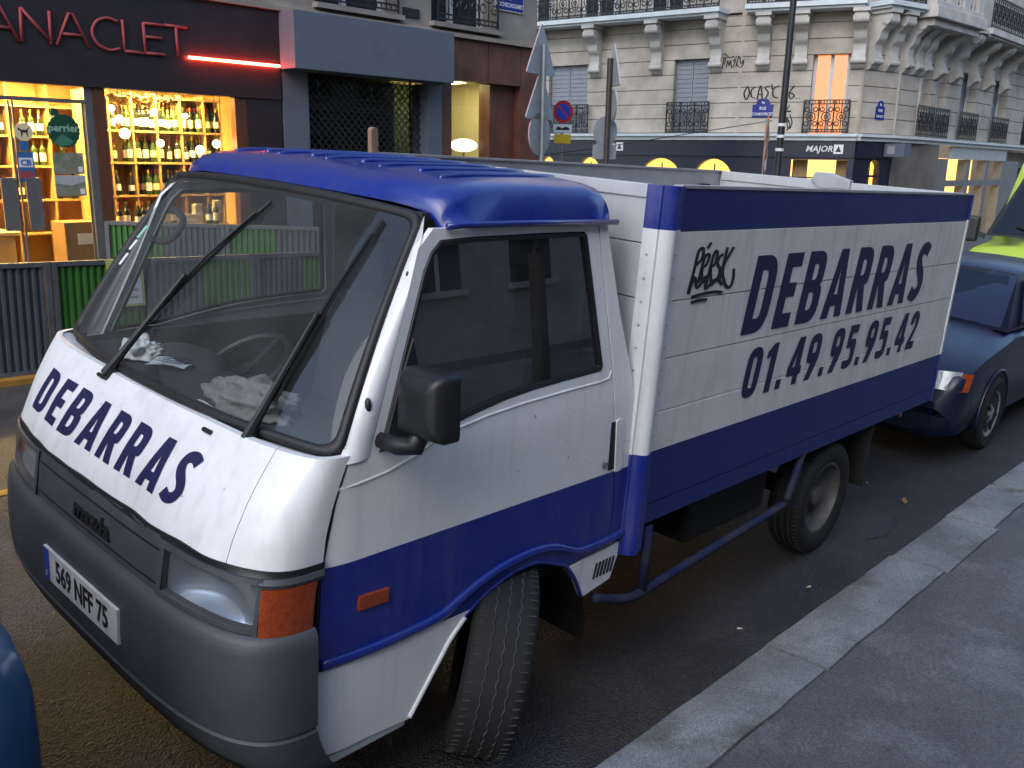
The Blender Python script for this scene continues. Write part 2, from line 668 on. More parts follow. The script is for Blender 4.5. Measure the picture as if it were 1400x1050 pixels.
def font_mesh(txt, size, bold=0.0, depth=0.002, xs=1.0, shear=0.0, align='CENTER', spacing=1.0):
    """a flat built-in-font text mesh in its own XY plane"""
    cu = bpy.data.curves.new('lettering', 'FONT')
    cu.body = txt
    cu.size = size
    cu.offset = bold
    cu.extrude = depth
    cu.align_x = align
    cu.align_y = 'CENTER'
    cu.shear = shear
    cu.resolution_u = 2
    cu.space_character = spacing
    o = bpy.data.objects.new('lettering', cu)
    COL.objects.link(o)
    dg = bpy.context.evaluated_depsgraph_get()
    me = bpy.data.meshes.new_from_object(o.evaluated_get(dg))
    bpy.data.objects.remove(o)
    bpy.data.curves.remove(cu)
    if xs != 1.0:
        me.transform(Matrix.Scale(xs, 4, (1, 0, 0)))
    return me


def text(name, txt, size, m, M, parent=None, **k):
    me = font_mesh(txt, size, **k)
    me.materials.clear()
    me.materials.append(MATS[m])
    return put(name, me, parent, M)


def face_matrix(origin, right, up):
    """XY-plane matrix: x along right, y along up"""
    r = Vector(right).normalized(); u = Vector(up).normalized(); n = r.cross(u)
    return Matrix(((r.x, u.x, n.x, origin[0]), (r.y, u.y, n.y, origin[1]), (r.z, u.z, n.z, origin[2]), (0, 0, 0, 1)))

# ------------------------------------------------------------------ setting: road, kerbs, pavements
GX = [(-80, 1.876), (16, -0.3754), (24, -0.90), (60, -1.9), (120, -2.6)]


def zroad(x, y):
    g = tab(GX, x)
    if y <= 1.9:
        c = 0.0596 * y
    elif y <= 6:
        c = lerp(0.113, 0.0, (y - 1.9) / 3.7)
    else:
        c = -0.012
    return g + c


def asphalt(name, base, dark, big=1.2, grain=90, bumpd=0.004, rough=0.7, patch=None, pscale=0.7, rdark=0.45, damp_shade=False, spk=0.45):
    m = bpy.data.materials.new(name)
    m.use_nodes = True
    nt = m.node_tree; N = nt.nodes; L = nt.links.new
    b = N['Principled BSDF']
    tc = N.new('ShaderNodeTexCoord')

    def noi(s, d=8, r=0.6):
        t = N.new('ShaderNodeTexNoise')
        t.inputs['Scale'].default_value = s; t.inputs['Detail'].default_value = d; t.inputs['Roughness'].default_value = r
        L(tc.outputs['Object'], t.inputs['Vector'])
        return t
    t1 = noi(big, 9, 0.65)
    r1 = N.new('ShaderNodeValToRGB')
    r1.color_ramp.elements[0].position = 0.36; r1.color_ramp.elements[0].color = (*dark, 1)
    r1.color_ramp.elements[1].position = 0.66; r1.color_ramp.elements[1].color = (*base, 1)
    L(t1.outputs['Fac'], r1.inputs[0])
    col = r1.outputs[0]
    if patch:
        t3 = noi(pscale, 7, 0.7)
        r3 = N.new('ShaderNodeMapRange')
        r3.inputs['From Min'].default_value = 0.52; r3.inputs['From Max'].default_value = 0.66
        L(t3.outputs['Fac'], r3.inputs[0])
        mx = N.new('ShaderNodeMix'); mx.data_type = 'RGBA'
        L(r3.outputs[0], mx.inputs['Factor']); L(col, mx.inputs['A']); mx.inputs['B'].default_value = (*patch, 1)
        col = mx.outputs['Result']
    if damp_shade:  # darker towards the near kerb: damp gutter, with shade painted into the colour
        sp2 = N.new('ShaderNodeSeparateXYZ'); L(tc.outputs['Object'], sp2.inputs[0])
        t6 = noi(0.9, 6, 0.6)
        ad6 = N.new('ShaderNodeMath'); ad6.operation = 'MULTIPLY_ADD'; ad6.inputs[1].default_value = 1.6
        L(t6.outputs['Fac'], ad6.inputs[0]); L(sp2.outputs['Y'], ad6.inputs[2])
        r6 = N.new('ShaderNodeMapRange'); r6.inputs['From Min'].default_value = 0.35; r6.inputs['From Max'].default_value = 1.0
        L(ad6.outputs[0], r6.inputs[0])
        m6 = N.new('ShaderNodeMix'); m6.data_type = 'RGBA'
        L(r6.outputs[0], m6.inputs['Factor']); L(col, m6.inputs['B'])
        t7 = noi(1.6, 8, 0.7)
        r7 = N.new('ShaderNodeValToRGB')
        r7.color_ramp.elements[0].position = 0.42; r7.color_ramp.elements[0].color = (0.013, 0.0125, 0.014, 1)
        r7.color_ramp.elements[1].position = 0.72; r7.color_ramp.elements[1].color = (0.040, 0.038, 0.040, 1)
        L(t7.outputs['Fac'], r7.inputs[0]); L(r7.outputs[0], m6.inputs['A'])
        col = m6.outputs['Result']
    v = N.new('ShaderNodeTexVoronoi')
    v.inputs['Scale'].default_value = grain
    L(tc.outputs['Object'], v.inputs['Vector'])
    rv = N.new('ShaderNodeMapRange')
    rv.inputs['To Min'].default_value = 1 - spk; rv.inputs['To Max'].default_value = 1 + spk * 1.1
    sp = N.new('ShaderNodeSeparateColor')
    L(v.outputs['Color'], sp.inputs[0]); L(sp.outputs[0], rv.inputs[0])
    mm = N.new('ShaderNodeMix'); mm.data_type = 'RGBA'; mm.blend_type = 'MULTIPLY'; mm.inputs['Factor'].default_value = 1
    L(col, mm.inputs['A']); L(rv.outputs[0], mm.inputs['B'])
    L(mm.outputs['Result'], b.inputs['Base Color'])
    rr = N.new('ShaderNodeMapRange')
    rr.inputs['To Min'].default_value = rdark; rr.inputs['To Max'].default_value = rough + 0.15
    L(t1.outputs['Fac'], rr.inputs[0]); L(rr.outputs[0], b.inputs['Roughness'])
    bp = N.new('ShaderNodeBump')
    bp.inputs['Distance'].default_value = bumpd
    t5 = noi(grain * 0.9, 3)
    ad = N.new('ShaderNodeMath'); ad.operation = 'ADD'
    L(v.outputs['Distance'], ad.inputs[0]); L(t5.outputs['Fac'], ad.inputs[1])
    L(ad.outputs[0], bp.inputs['Height']); L(bp.outputs[0], b.inputs['Normal'])
    MATS[name] = m


asphalt('road_asphalt', (0.078, 0.068, 0.060), (0.040, 0.036, 0.034), 1.4, 95, 0.008, 0.6, patch=(0.09, 0.080, 0.072), pscale=0.8, rdark=0.32, damp_shade=True)
asphalt('pavement_asphalt', (0.096, 0.098, 0.103), (0.054, 0.055, 0.060), 1.1, 160, 0.002, 0.75, patch=(0.140, 0.145, 0.155), pscale=1.0, rdark=0.42, spk=0.34)
asphalt('granite', (0.215, 0.238, 0.252), (0.125, 0.14, 0.15), 2.2, 240, 0.0015, 0.7, patch=(0.085, 0.095, 0.085), pscale=2.4, rdark=0.5, spk=0.35)
mat('far_ground', (0.06, 0.06, 0.06), 0.9, n=0.5, amt=0.4)
mat('yellow_line', (0.45, 0.22, 0.02), 0.6, n=12, amt=0.5)
mat('joint_dark', (0.03, 0.028, 0.026), 0.9, n=20, amt=0.4)


def surface(name, m, xs, ys, fz, dz=0.0):
    mb = MB()
    mb.grid([[(x, y, fz(x, y) + dz) for y in ys] for x in xs])
    return struct(mb.build(name, m, smooth='all'))


XS = [-80, -40, -20, -10, -6] + [i * 0.5 for i in range(-8, 33)] + [18, 20, 22, 24, 28, 34, 42, 60, 90, 120]
surface('ground', 'far_ground', [-400, -120] + XS + [160, 500], [-400, -60, -20, -8, 0, 8, 20, 60, 400], lambda x, y: tab(GX, x) - 0.5)
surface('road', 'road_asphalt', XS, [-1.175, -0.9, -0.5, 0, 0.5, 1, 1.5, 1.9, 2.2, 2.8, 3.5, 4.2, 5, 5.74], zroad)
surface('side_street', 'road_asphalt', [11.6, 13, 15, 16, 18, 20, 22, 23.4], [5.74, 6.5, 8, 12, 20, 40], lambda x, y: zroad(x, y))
# yellow road line across the lane from the truck
mb = MB()
mb.grid([[(x, y, zroad(x, y) + 0.005) for y in (2.40, 2.50)] for x in [-12 + i for i in range(0, 23)]])
struct(mb.build('road_marking', 'yellow_line'))


def zpave(x, y):
    return tab(GX, x) + 0.0596 * -1.16 + 0.1 + (-1.42 - y) * 0.025


pav = surface('pavement', 'pavement_asphalt', XS, [-7, -5, -3.5, -2.5, -2, -1.7, -1.45, -1.28], zpave, -0.012)
# near kerb: one granite stone after the other
JX = [-6.6, -5.2, -3.9, -2.7, -1.55, -0.35, 0.9, 2.18, 3.5, 4.32, 5.15, 6.3, 7.5, 8.75, 9.9, 11.2, 12.4, 13.7, 15, 16.3]
kerb = struct(MB().grid([[(x, y, zroad(x, -1.2) - 0.02) for y in (-1.40, -1.19)] for x in (-80, -10, 0, 10, 16, 24, 60)]).build('kerb', 'joint_dark'))


def kerb_stone(x0, x1, yf, yb, zb, ht, parent, seed):
    rnd = random.Random(seed)
    g = 0.010
    x0 += g; x1 -= g
    n = max(3, int((x1 - x0) / 0.12))
    rows = []
    for i in range(n + 1):
        x = lerp(x0, x1, i / n)
        j = 0.007 * noise.noise((x * 5, seed, 0)); j2 = 0.012 * noise.noise((x * 6, seed, 5))
        e = 0.01 if i in (0, n) else 0
        top = zb(x) + ht + 0.004 * noise.noise((x * 3, seed, 9))
        f = yf + (1 if yf > yb else -1) * j
        s = 1 if yf > yb else -1
        rows.append([(x, f + s * 0.004, zb(x) - 0.12), (x, f, top - 0.022), (x, f - s * 0.006, top - 0.007), (x, f - s * 0.022, top - e * .3), (x, (yf + yb) / 2, top - e * .3 + 0.002), (x, yb - s * j2, top - e * .3), (x, yb - s * j2, zb(x) - 0.1)])
    mb = MB().grid(rows)
    o = len(mb.v)
    mb.poly(rows[0]); mb.poly(rows[-1][::-1])
    return mb.build('kerb_stone', 'granite', parent, smooth=35)


for i, (a, b) in enumerate(zip(JX, JX[1:])):
    dy = [0, .004, -.003, .005, 0, -.004][i % 6]
    kerb_stone(a, b, -1.165 + dy, -1.425 + dy - 0.01 * (i % 3), lambda x: tab(GX, x) - 0.0692, 0.103, kerb, i)
for a, b in ((-80, -6.62), (16.32, 60)):
    kerb_stone(a, b, -1.165, -1.425, lambda x: tab(GX, x) - 0.0692, 0.1, kerb, 77)
# far kerb and pavement
fk = struct(MB().grid([[(x, y, zroad(x, 5.7) + 0.03) for y in (5.76, 5.98)] for x in (-80, -10, 0, 11.4)]).build('far_kerb', 'joint_dark'))
for i in range(14):
    kerb_stone(-4.2 + i * 1.1, -4.2 + i * 1.1 + 1.1, 5.74, 6.0, lambda x: zroad(x, 5.74), 0.1, fk, 200 + i)


def zfar(x, y):
    return zroad(x, 5.74) + 0.1 + (y - 6) * 0.02


surface('far_pavement', 'pavement_asphalt', [-80, -40, -20, -10] + [i for i in range(-5, 12)] + [11.4], [5.99, 6.5, 7.2, 8.2], zfar, -0.004)
surface('corner_pavement', 'granite', [21.5, 24, 28, 34, 42, 60], [6.0, 8.3, 12, 20], lambda x, y: zroad(x, 6) + 0.12)

# ------------------------------------------------------------------ the truck (street frame: x to its rear, y to its far side)
truck = thing('small_truck', 'white and blue open box truck lettered DEBARRAS parked at the kerb', 'truck', MT)
HW = 0.80
X0 = [(.27, .12), (.32, .06), (.38, .025), (.45, .006), (.55, 0), (.70, 0), (.76, .002), (.86, .012), (.92, .028), (1.0, .062), (1.06, .094), (1.12, .132), (1.19, .182), (1.22, .202)]
AZ = [(.3, .238), (.7, .246), (.86, .246), (.92, .242), (1.0, .222), (1.06, .201), (1.12, .183), (1.19, .160)]


def fy(y):
    # the far half of the cab front is a little fuller
    if y <= 0: return y
    k = min(1, y / .8); k = k * k * (3 - 2 * k)
    return y * (1 + .105 * k)


def th(y):
    return math.copysign(math.asin(min(1, (abs(y) / HW)) ** 1.8), y)


def front(t, z, off=0.0):
    """point on the cab's front skin: t = angle round the plan curve (0 middle, +-pi/2 at the door edges), off = outwards"""
    y = HW * math.copysign(abs(sin(t)) ** (1 / 1.8), t)
    x = tab(X0, z) + tab(AZ, z) * (1 - max(0.0, cos(t)) ** (1 / 1.8))
    if z > .90:      # dents and ripples in the old front panel
        x += .005 * noise.noise((y * 4.5, z * 7, 1.7)) + .010 * max(0, 1 - (z - .90) / .10) * noise.noise((y * 7.5, 3.1, 0)) + .006 * max(0, 1 - abs(z - .97) / .07) * noise.noise((y * 3, 8.2, z * 9))
    # outward direction in plan
    k = min(1, abs(t) / (pi / 2))
    nx = -cos(k ** 1.8 * pi / 2); ny = math.copysign(sin(k ** 1.8 * pi / 2), t)
    return (x + nx * off, fy(y + ny * off), z)


def tlist(a, b, n):
    return [lerp(a, b, i / n) for i in range(n + 1)]


def front_patch(name, m, t0, t1, zs, off=0.0, thick=0.0, nt=14, parent=truck, smooth=50, bevel_in=0.0):
    """a panel of the front skin; thick > 0 closes its edges inwards"""
    ts = tlist(t0, t1, nt)
    rows = [[front(t, z, off) for t in ts] for z in zs]
    mb = MB()
    mb.grid(rows)
    if thick:
        bk = [[front(t, z, off - thick) for t in ts] for z in zs]
        ring = rows[0] + [r[-1] for r in rows[1:-1]] + rows[-1][::-1] + [r[0] for r in rows[-2:0:-1]]
        rb = bk[0] + [r[-1] for r in bk[1:-1]] + bk[-1][::-1] + [r[0] for r in bk[-2:0:-1]]
        mb.grid([ring, rb], True)
    return mb.build(name, m, parent, smooth=smooth)


TD = pi / 2 * 0.999
zz = [lerp(.912, 1.19, i / 18) for i in range(19)]
front_patch('front_panel', 'front_paint', th(-.655), th(.655), zz, 0, .02, 60)
for s in (-1, 1):
    front_patch('corner_panel', 'front_paint', s * (abs(th(.655)) + .006), s * (TD - .003), zz, 0, .02, 22)
front_patch('inner_skin', 'dark_chassis', -TD, TD, [.3, .45, .6, .75, .9, 1.0, 1.1, 1.19], -.075, 0, 30)
# grille band, headlights, indicators
gp = front_patch('grille', 'grille_plastic', th(-.425), th(.425), [.752, .76, .80, .85, .895, .905], .004, .03, 16)
for z in (.772, .868):
    front_patch('groove', 'black_plastic', th(-.40), th(.40), [z - .0022, z + .0022], .0055, .004, 16, gp)
front_patch('grille_edge', 'black_plastic', -TD, TD, [.897, .906, .915], .004, .02, 34)
bm_ = font_mesh('mazda', .078, bold=.002, depth=.003, xs=1.25)
bm_.materials.append(MATS['black_plastic'])
for v in bm_.vertices:
    p = front(th(-v.co.x), .815 + v.co.y, .007 + v.co.z)
    v.co = p
put('badge', bm_, gp)
for s in (-1, 1):
    a, b = s * abs(th(.43)), s * abs(th(.748))
    hlm = MB()
    hrow = []
    for iz in range(9):
        z = lerp(.765, .886, iz / 8)
        row = []
        for it in range(15):
            u = it / 14
            d = -.012 - .050 * max(0, 1 - ((u - .5) / .5) ** 2) * max(0, 1 - ((iz / 8 - .5) / .5) ** 2) ** .7
            row.append(front(lerp(a, b, u), z, d))
        hrow.append(row)
    hlm.grid(hrow)
    hl = hlm.build('headlight', 'lamp_reflector', truck, smooth='all')
    lm_ = MB()
    nfl = 40
    lm_.grid([[front(lerp(a, b, it / nfl), z, .008 + (.0012 if it % 2 else -.0008)) for it in range(nfl + 1)] for z in (.765, .80, .83, .86, .886)])
    lm_.build('lens', 'clear_lens', hl, smooth='all')
    bz = MB()
    for t0, t1, z0, z1 in ((a, b, .752, .766), (a, b, .885, .898), (a - s * .03, a, .752, .898), (b, b + s * .04, .752, .898)):
        ts = tlist(t0, t1, 8)
        bz.grid([[front(t, z0, .012) for t in ts], [front(t, z1, .012) for t in ts]])
        bz.grid([[front(t, z0, .012) for t in ts], [front(t, z0, -.03) for t in ts]])
        bz.grid([[front(t, z1, .012) for t in ts], [front(t, z1, -.03) for t in ts]])
    bz.build('bezel', 'grille_plastic', hl, smooth=30)
    i0, i1 = s * (abs(th(.748)) + .045), s * (TD - .012)
    ind = front_patch('indicator', 'orange_lens', i0, i1, [.672, .676, .73, .78, .83, .868, .872], .010, .04, 14)
    om = MB(); om.grid([[front(lerp(i0 + s * .01, i1 - s * .006, k / 44), z, .0125 + (.0014 if k % 2 else -.0006)) for k in range(45)] for z in (.678, .72, .77, .82, .866)])
    om.build('ribbed_lens', 'orange_lens', ind, smooth='all')
    fr = MB()
    for t0, t1, z0, z1 in ((i0 - s * .03, i1 + s * .012, .640, .671), (i0 - s * .03, i1 + s * .012, .873, .898), (i0 - s * .035, i0, .640, .898)):
        ts = tlist(t0, t1, 12)
        fr.grid([[front(t, z0, .008) for t in ts], [front(t, (z0 + z1) / 2, .014) for t in ts], [front(t, z1, .008) for t in ts]])
        fr.grid([[front(t, z0, .008) for t in ts], [front(t, z0, -.03) for t in ts]])
        fr.grid([[front(t, z1, .008) for t in ts], [front(t, z1, -.03) for t in ts]])
    fr.build('frame', 'grille_plastic', ind, smooth=30)
# bumper
zb = [.285, .30, .33, .37, .41, .446, .452, .458, .464, .52, .58, .64, .70, .73, .744, .75]
bo = [.0, .012, .022, .028, .032, .034, .026, .026, .034, .036, .036, .034, .030, .026, .014, -.01]
mb = MB()
ts = tlist(-TD * .995, TD * .995, 44)
mb.grid([[front(t, z - (0.03 * max(0, abs(t) / TD - .45) if z < .4 else 0), o + .004) for t in ts] for z, o in zip(zb, bo)])
bumper = mb.build('bumper', 'bumper_plastic', truck, smooth=40)
front_patch('air_dam', 'black_plastic', -.9, .9, [.30, .33, .365], .030, .02, 20, bumper)
# plate
pl = MB()
ys_ = [lerp(-.26, .26, i / 12) for i in range(13)]
rows = [[front(th(y), z, .047) for y in ys_] for z in (.536, .56, .59, .62, .646)]
pl.grid(rows)
bk = [[front(th(y), z, .036) for y in ys_] for z in (.536, .646)]
pl.grid([rows[0], bk[0]]); pl.grid([rows[-1], bk[1]])
pl.grid([[rows[0][0], rows[-1][0]], [bk[0][0], bk[1][0]]]); pl.grid([[rows[0][-1], rows[-1][-1]], [bk[0][-1], bk[1][-1]]])
plate = pl.build('number_plate', 'plate_white', truck, smooth=30)
eb = MB().grid([[front(th(y), z, .0485) for y in (.218, .24, .259)] for z in (.5365, .59, .6455)])
eb.build('country_band', 'eu_blue', plate)
for txt, x0_, sz, xs_ in (('569 NFF 75', 0.0, .098, .80),):
    me = font_mesh(txt, sz, bold=.0022, depth=.0004, xs=xs_)
    me.materials.append(MATS['marker_black'])
    for v in me.vertices:
        v.co = front(th(-(v.co.x + .018)), .590 + v.co.y, .0485 + v.co.z)
    put('lettering', me, plate)
me = font_mesh('F', .03, depth=.0003); me.materials.append(MATS['plate_white'])
for v in me.vertices:
    v.co = front(th(.238 - v.co.x), .555 + v.co.y, .0495 + v.co.z)
put('lettering', me, plate)
# DEBARRAS on the front panel, letter by letter
sh = .20; hgt = .138; wsc = 1.22
gap = (1.04 - sh * hgt - sum(GLY[c][0] * wsc * hgt for c in 'DEBARRAS')) / 7
x = 0.0
for c in 'DEBARRAS':
    mb = MB()
    adv = sign_letter(mb, c, x, 0, wsc, hgt, sh, lambda a, b: front(th(.605 - a), .982 + b, .0022), 10)
    mb.build('letter', 'ink_blue', truck, smooth='all')
    x += adv + gap

# windscreen
def ws(s, t, off=0.0):
    """s -1 (near) .. 1 (far) across, t 0 bottom .. 1 top"""
    hw = lerp(.785, .662, t)
    y = hw * s
    e = abs(s) ** 2.4
    x = lerp(.196 + .118 * e, .612 + .055 * e, t) - .03 * sin(pi * t) * (1 - .5 * e)
    z = lerp(1.192 - .012 * e, 1.808 - .028 * e, t)
    n = Vector((-.80, s * .25 * abs(s), .60)).normalized()
    return Vector((x, fy(y), z)) + n * off


def ws_loop(d, n=9, r=.085):
    A, B = .735, .365
    r = .055
    a, b = A - d, B - d
    rr = max(.02, r - d * .4)
    P = rpoly([(-a, -b, rr), (a, -b, rr), (a, b, rr), (-a, b, rr)], n)
    out = []
    for i in range(len(P)):
        p = P[i]; q = P[(i + 1) % len(P)]
        L_ = sqrt((p[0] - q[0]) ** 2 + (p[1] - q[1]) ** 2)
        k = max(1, int(L_ / .07))
        out += [(lerp(p[0], q[0], j / k), lerp(p[1], q[1], j / k)) for j in range(k)]
    return out, A, B


def ws_ring(d, off):
    L_, A, B = ws_loop(d)
    return L_, A, B, off


base_, A_, B_ = ws_loop(0.0)
inner_, _, _ = ws_loop(.045)
n_ = len(base_)
# same number of points on both loops: scale the outer loop instead
def scaled(d):
    return [((px_ / A_) * (A_ - d), (pz_ / B_) * (B_ - d)) for px_, pz_ in base_]


def to3(loop, off):
    return [ws(px_ / A_, (pz_ / B_ + 1) / 2, off) for px_, pz_ in loop]


mb = MB()
mb.grid([to3(scaled(d), o) for d, o in ((-.004, -.012), (-.004, .005), (.002, .012), (.011, .013), (.019, .009), (.024, .002), (.024, -.008))], True)
seal = mb.build('windscreen_seal', 'rubber', truck, smooth=50)
mb = MB()
rings = [to3([(p[0] * k, p[1] * k) for p in scaled(.018)], .003) for k in (1, .85, .68, .5, .32, .15, .03)]
mb.grid(rings, True)
mb.f.append(tuple(len(mb.v) - n_ + j for j in range(n_))); mb.mi.append(0)
mb.build('windscreen', 'windscreen_glass', truck, smooth='all')
cw = MB()
cw.grid([[front(lerp(-TD * .97, TD * .97, i / 40), 1.189, -.002) for i in range(41)], [ws(lerp(-1.0, 1.0, i / 40), -.012, -.010) for i in range(41)]])
cw.build('cowl', 'front_paint', truck, smooth=40)
# stickers along the far edge of the windscreen
for (t0, t1, m) in ((.60, .675, 'mint_sticker'), (.53, .59, 'paper'), (.44, .51, 'paper')):
    mat('mint_sticker', (.2, .5, .42), .6)
    mb = MB().grid([[ws(.86, t0, .006), ws(.90, t0, .006)], [ws(.845, t1, .006), ws(.885, t1, .006)]])
    mb.build('sticker', m, truck)


def side(x, z, s, off=0.0):
    """cab side skin; s -1 near, 1 far"""
    y = .80 + .006 * sin(pi * min(1, max(0, (z - .3) / .85)))
    if z > 1.15:
        y = .80 - .112 * (z - 1.15)
    if s > 0:
        y += .05 * (1 - max(0, min(1, (z - 1.15) / .40))) - .02 * max(0, min(1, (z - 1.3) / .4))
    # nose-in at the front door edge
    if x < .36:
        y -= .018 * ((.36 - x) / .11) ** 2
    return (x, s * (y + off), z)


DOOR = [(.258, .313), (.42, .31), (.585, .297), (.614, .341), (.65, .397), (.694, .458), (.735, .515), (.784, .565), (.83, .596), (.88, .62), (.93, .638), (.98, .65), (1.05, .658), (1.12, .652), (1.18, .635), (1.235, .610), (1.275, .588), (1.50, .600), (1.512, .75), (1.492, .894), (1.474, 1.00), (1.462, 1.077), (1.452, 1.16), (1.444, 1.25), (1.355, 1.752), (.64, 1.752), (.585, 1.70), (.50, 1.45), (.402, 1.172), (.335, 1.17), (.30, 1.065), (.274, .929), (.262, .85), (.258, .635)]
WIN = [(.432, 1.176), (.50, 1.365), (.60, 1.64), (.628, 1.69), (.665, 1.722), (.80, 1.728), (1.10, 1.732), (1.285, 1.732), (1.30, 1.72), (1.392, 1.285), (1.38, 1.268), (1.20, 1.262), (1.04, 1.254), (.92, 1.243), (.79, 1.222), (.62, 1.188)]


def skin(outline, holes, s, off, name, m, parent, thick=.02, cuts=(.35, .45, .55, .65, .75, .85, .95, 1.05, 1.15, 1.3, 1.5, 1.65), smooth=40):
    bm = bmesh.new()
    t = MB().sheet(outline, lambda a, b: (a, 0, b), holes)
    vs = [bm.verts.new(v) for v in t.v]
    for f in t.f:
        try: bm.faces.new([vs[i] for i in f])
        except ValueError: pass
    for z in cuts:
        bmesh.ops.bisect_plane(bm, geom=bm.verts[:] + bm.edges[:] + bm.faces[:], plane_co=(0, 0, z), plane_no=(0, 0, 1))
    for x_ in (.29, .32, .36):
        bmesh.ops.bisect_plane(bm, geom=bm.verts[:] + bm.edges[:] + bm.faces[:], plane_co=(x_, 0, 0), plane_no=(1, 0, 0))
    bm.verts.index_update()
    mb = MB().add([side(v.co.x, v.co.z, s, off) for v in bm.verts], [tuple(v.index for v in f.verts) for f in bm.faces])
    bm.free()
    for lp in [outline] + list(holes):
        mb.grid([[side(a, b, s, off) for a, b in lp], [side(a, b, s, off - thick) for a, b in lp]], True)
    return mb.build(name, m, parent, smooth=smooth)


REAR = [(1.506, .602), (1.600, .612), (1.634, .80), (1.630, .90), (1.606, 1.05), (1.560, 1.22), (1.482, 1.45), (1.402, 1.752), (1.362, 1.752), (1.451, 1.25), (1.459, 1.16), (1.469, 1.077), (1.481, 1.00), (1.499, .894), (1.519, .75)]
for s in (-1, 1):
    door = skin(DOOR, [WIN], s, 0, 'door', 'cab_paint', truck)
    skin(REAR, [], s, .001, 'rear_pillar', 'cab_paint', truck)
    # window rubber, glass
    w2 = inset(WIN, .016)
    mb = MB()
    mb.grid([[side(a, b, s, -.004) for a, b in WIN], [side(a, b, s, .003) for a, b in inset(WIN, .005)], [side(a, b, s, .001) for a, b in w2], [side(a, b, s, -.014) for a, b in w2]], True)
    mb.build('window_seal', 'rubber', door, smooth=40)
    wp = inset(WIN, .012)
    mb = MB()
    mb.sheet(wp, lambda a, b: side(a, b, s, -.010))
    mb.build('window', 'side_glass' if s < 0 else 'windscreen_glass', door)
    # front quarter: black mirror foot
    q = [(.440, 1.184), (.505, 1.362), (.552, 1.470), (.585, 1.30), (.66, 1.203), (.60, 1.192)]
    if s < 0: mb = MB(); mb.prism(q, lambda a, b, d: side(a, b, s, d), -.004, .012); mb.build('mirror_foot', 'black_plastic', door, bevel=.004)
    # belt crease
    path = [side(a, b, s, -.002) for a, b in ((.278, 1.10), (.36, 1.106), (.46, 1.118), (.55, 1.142), (.63, 1.172), (.72, 1.192), (.84, 1.208), (1.0, 1.220), (1.2, 1.228), (1.38, 1.232), (1.425, 1.238), (1.438, 1.262))]
    MB().tube(path, .0055, 6).build('crease', 'front_paint', door, smooth='all')
    # moulding that follows the wheel arch
    path = catmull([side(a, b, s, 0) for a, b in ((.262, .606), (.42, .604), (.56, .604), (.68, .612), (.76, .640), (.84, .668), (.93, .69), (1.05, .70), (1.15, .694), (1.22, .675), (1.30, .640), (1.36, .626), (1.50, .624), (1.60, .632))], 4)
    MB().tube([(p.x, p.y, p.z) for p in path], .017, 8).build('arch_moulding', 'roof_paint', truck, smooth='all')
    path = catmull([side(a, b, s, 0) for a, b in ((.585, .302), (.612, .341), (.65, .397), (.694, .458), (.735, .515), (.79, .566))], 4)
    MB().tube(path, .009, 6).build('arch_lip', 'front_paint', truck, smooth='all')
    path = catmull([side(a, b, s, -.004) for a, b in ((.79, .566), (.88, .616), (.98, .646), (1.05, .654), (1.13, .647), (1.235, .606), (1.28, .582), (1.34, .51), (1.385, .43))], 4)
    MB().tube(path, .008, 6).build('arch_lip', 'roof_paint', truck, smooth='all')
    # louvred panel behind the arch
    vp = [(1.288, .577), (1.335, .515), (1.385, .430), (1.545, .452), (1.598, .596), (1.502, .588)]
    vent = skin(vp, [], s, 0, 'vent_panel', 'front_paint', truck, cuts=())
    for k in range(6):
        xx = 1.44 + k * .02
        MB().bar(side(xx, .485, s, .0015), side(xx + .012, .545, s, .0015), .008, .004, (0, 1, 0)).build('slot', 'black_plastic', vent)
    # sill under the door
    MB().box(.27, .585, s * .70 - .0, s * .785, .265, .297).build('sill', 'front_paint', truck, bevel=.008)
    # handle recess, lock, side marker
    h = rpoly([(1.464, .905, .02), (1.494, .905, .02), (1.484, 1.07, .02), (1.462, 1.07, .02)])
    hp = MB().prism([(1.456, .900), (1.494, .900), (1.480, 1.078), (1.452, 1.078)], lambda a, b, d: side(a, b, s, d), -.004, .0025).build('handle_recess', 'black_plastic', door, bevel=.001)
    mb = MB().prism(rpoly([(1.492, .885, .015), (1.537, .89, .02), (1.512, 1.085, .02), (1.474, 1.085, .015)]), lambda a, b, d: side(a, b, s, d), -.006, .007)
    mb.build('handle', 'front_paint', door, bevel=.003)
    lk = MB().lathe([(.014, 0), (.014, .008), (.010, .012)], 12, (0, 0, 0), 'y')
    lk.build('lock', 'chrome', door, M=Matrix.Translation(side(1.428, .932, s, .0)) @ Matrix.Scale(s, 4, (0, 1, 0)))
    mk = MB().box(-.053, .053, -.008, .012, -.022, .022)
    mk.build('side_marker', 'orange_lens', truck, bevel=.005, M=Matrix.Translation(side(.424, .757, s, .0)) @ Matrix.Rotation(.06, 4, 'Y'))
    # windscreen pillar
    rows = []
    for i in range(13):
        t = i / 12
        a = ws(s * 1.0, lerp(-.02, 1.0, t), -.002); 
        b = Vector(side(lerp(.400, .588, t), lerp(1.172, 1.705, t), s, .0))
        c = lerp(a, b, .5) + (Vector((-.008, -.014, .0)) if s < 0 else Vector((0, -.02, 0)))
        rows.append([a, lerp(a, c, .5) + Vector((-.003, s * .004, 0)), c, lerp(c, b, .5) + Vector((0, s * .004, 0)), b])
    pil = MB().grid(rows).build('windscreen_pillar', 'front_paint', truck, smooth='all')
    for t, r_ in ((.23, .017), (.80, .007)):
        p = lerp(ws(s, t), Vector(side(lerp(.40, .588, t), lerp(1.172, 1.705, t), s)), .45) + Vector((-.008, s * .010, 0))
        mb = MB().sphere((0, 0, 0), r_, 10, 6, .5, .7, 1.25)
        mb.build('washer_nozzle', 'black_plastic', pil, smooth='all', M=Matrix.Translation(p))
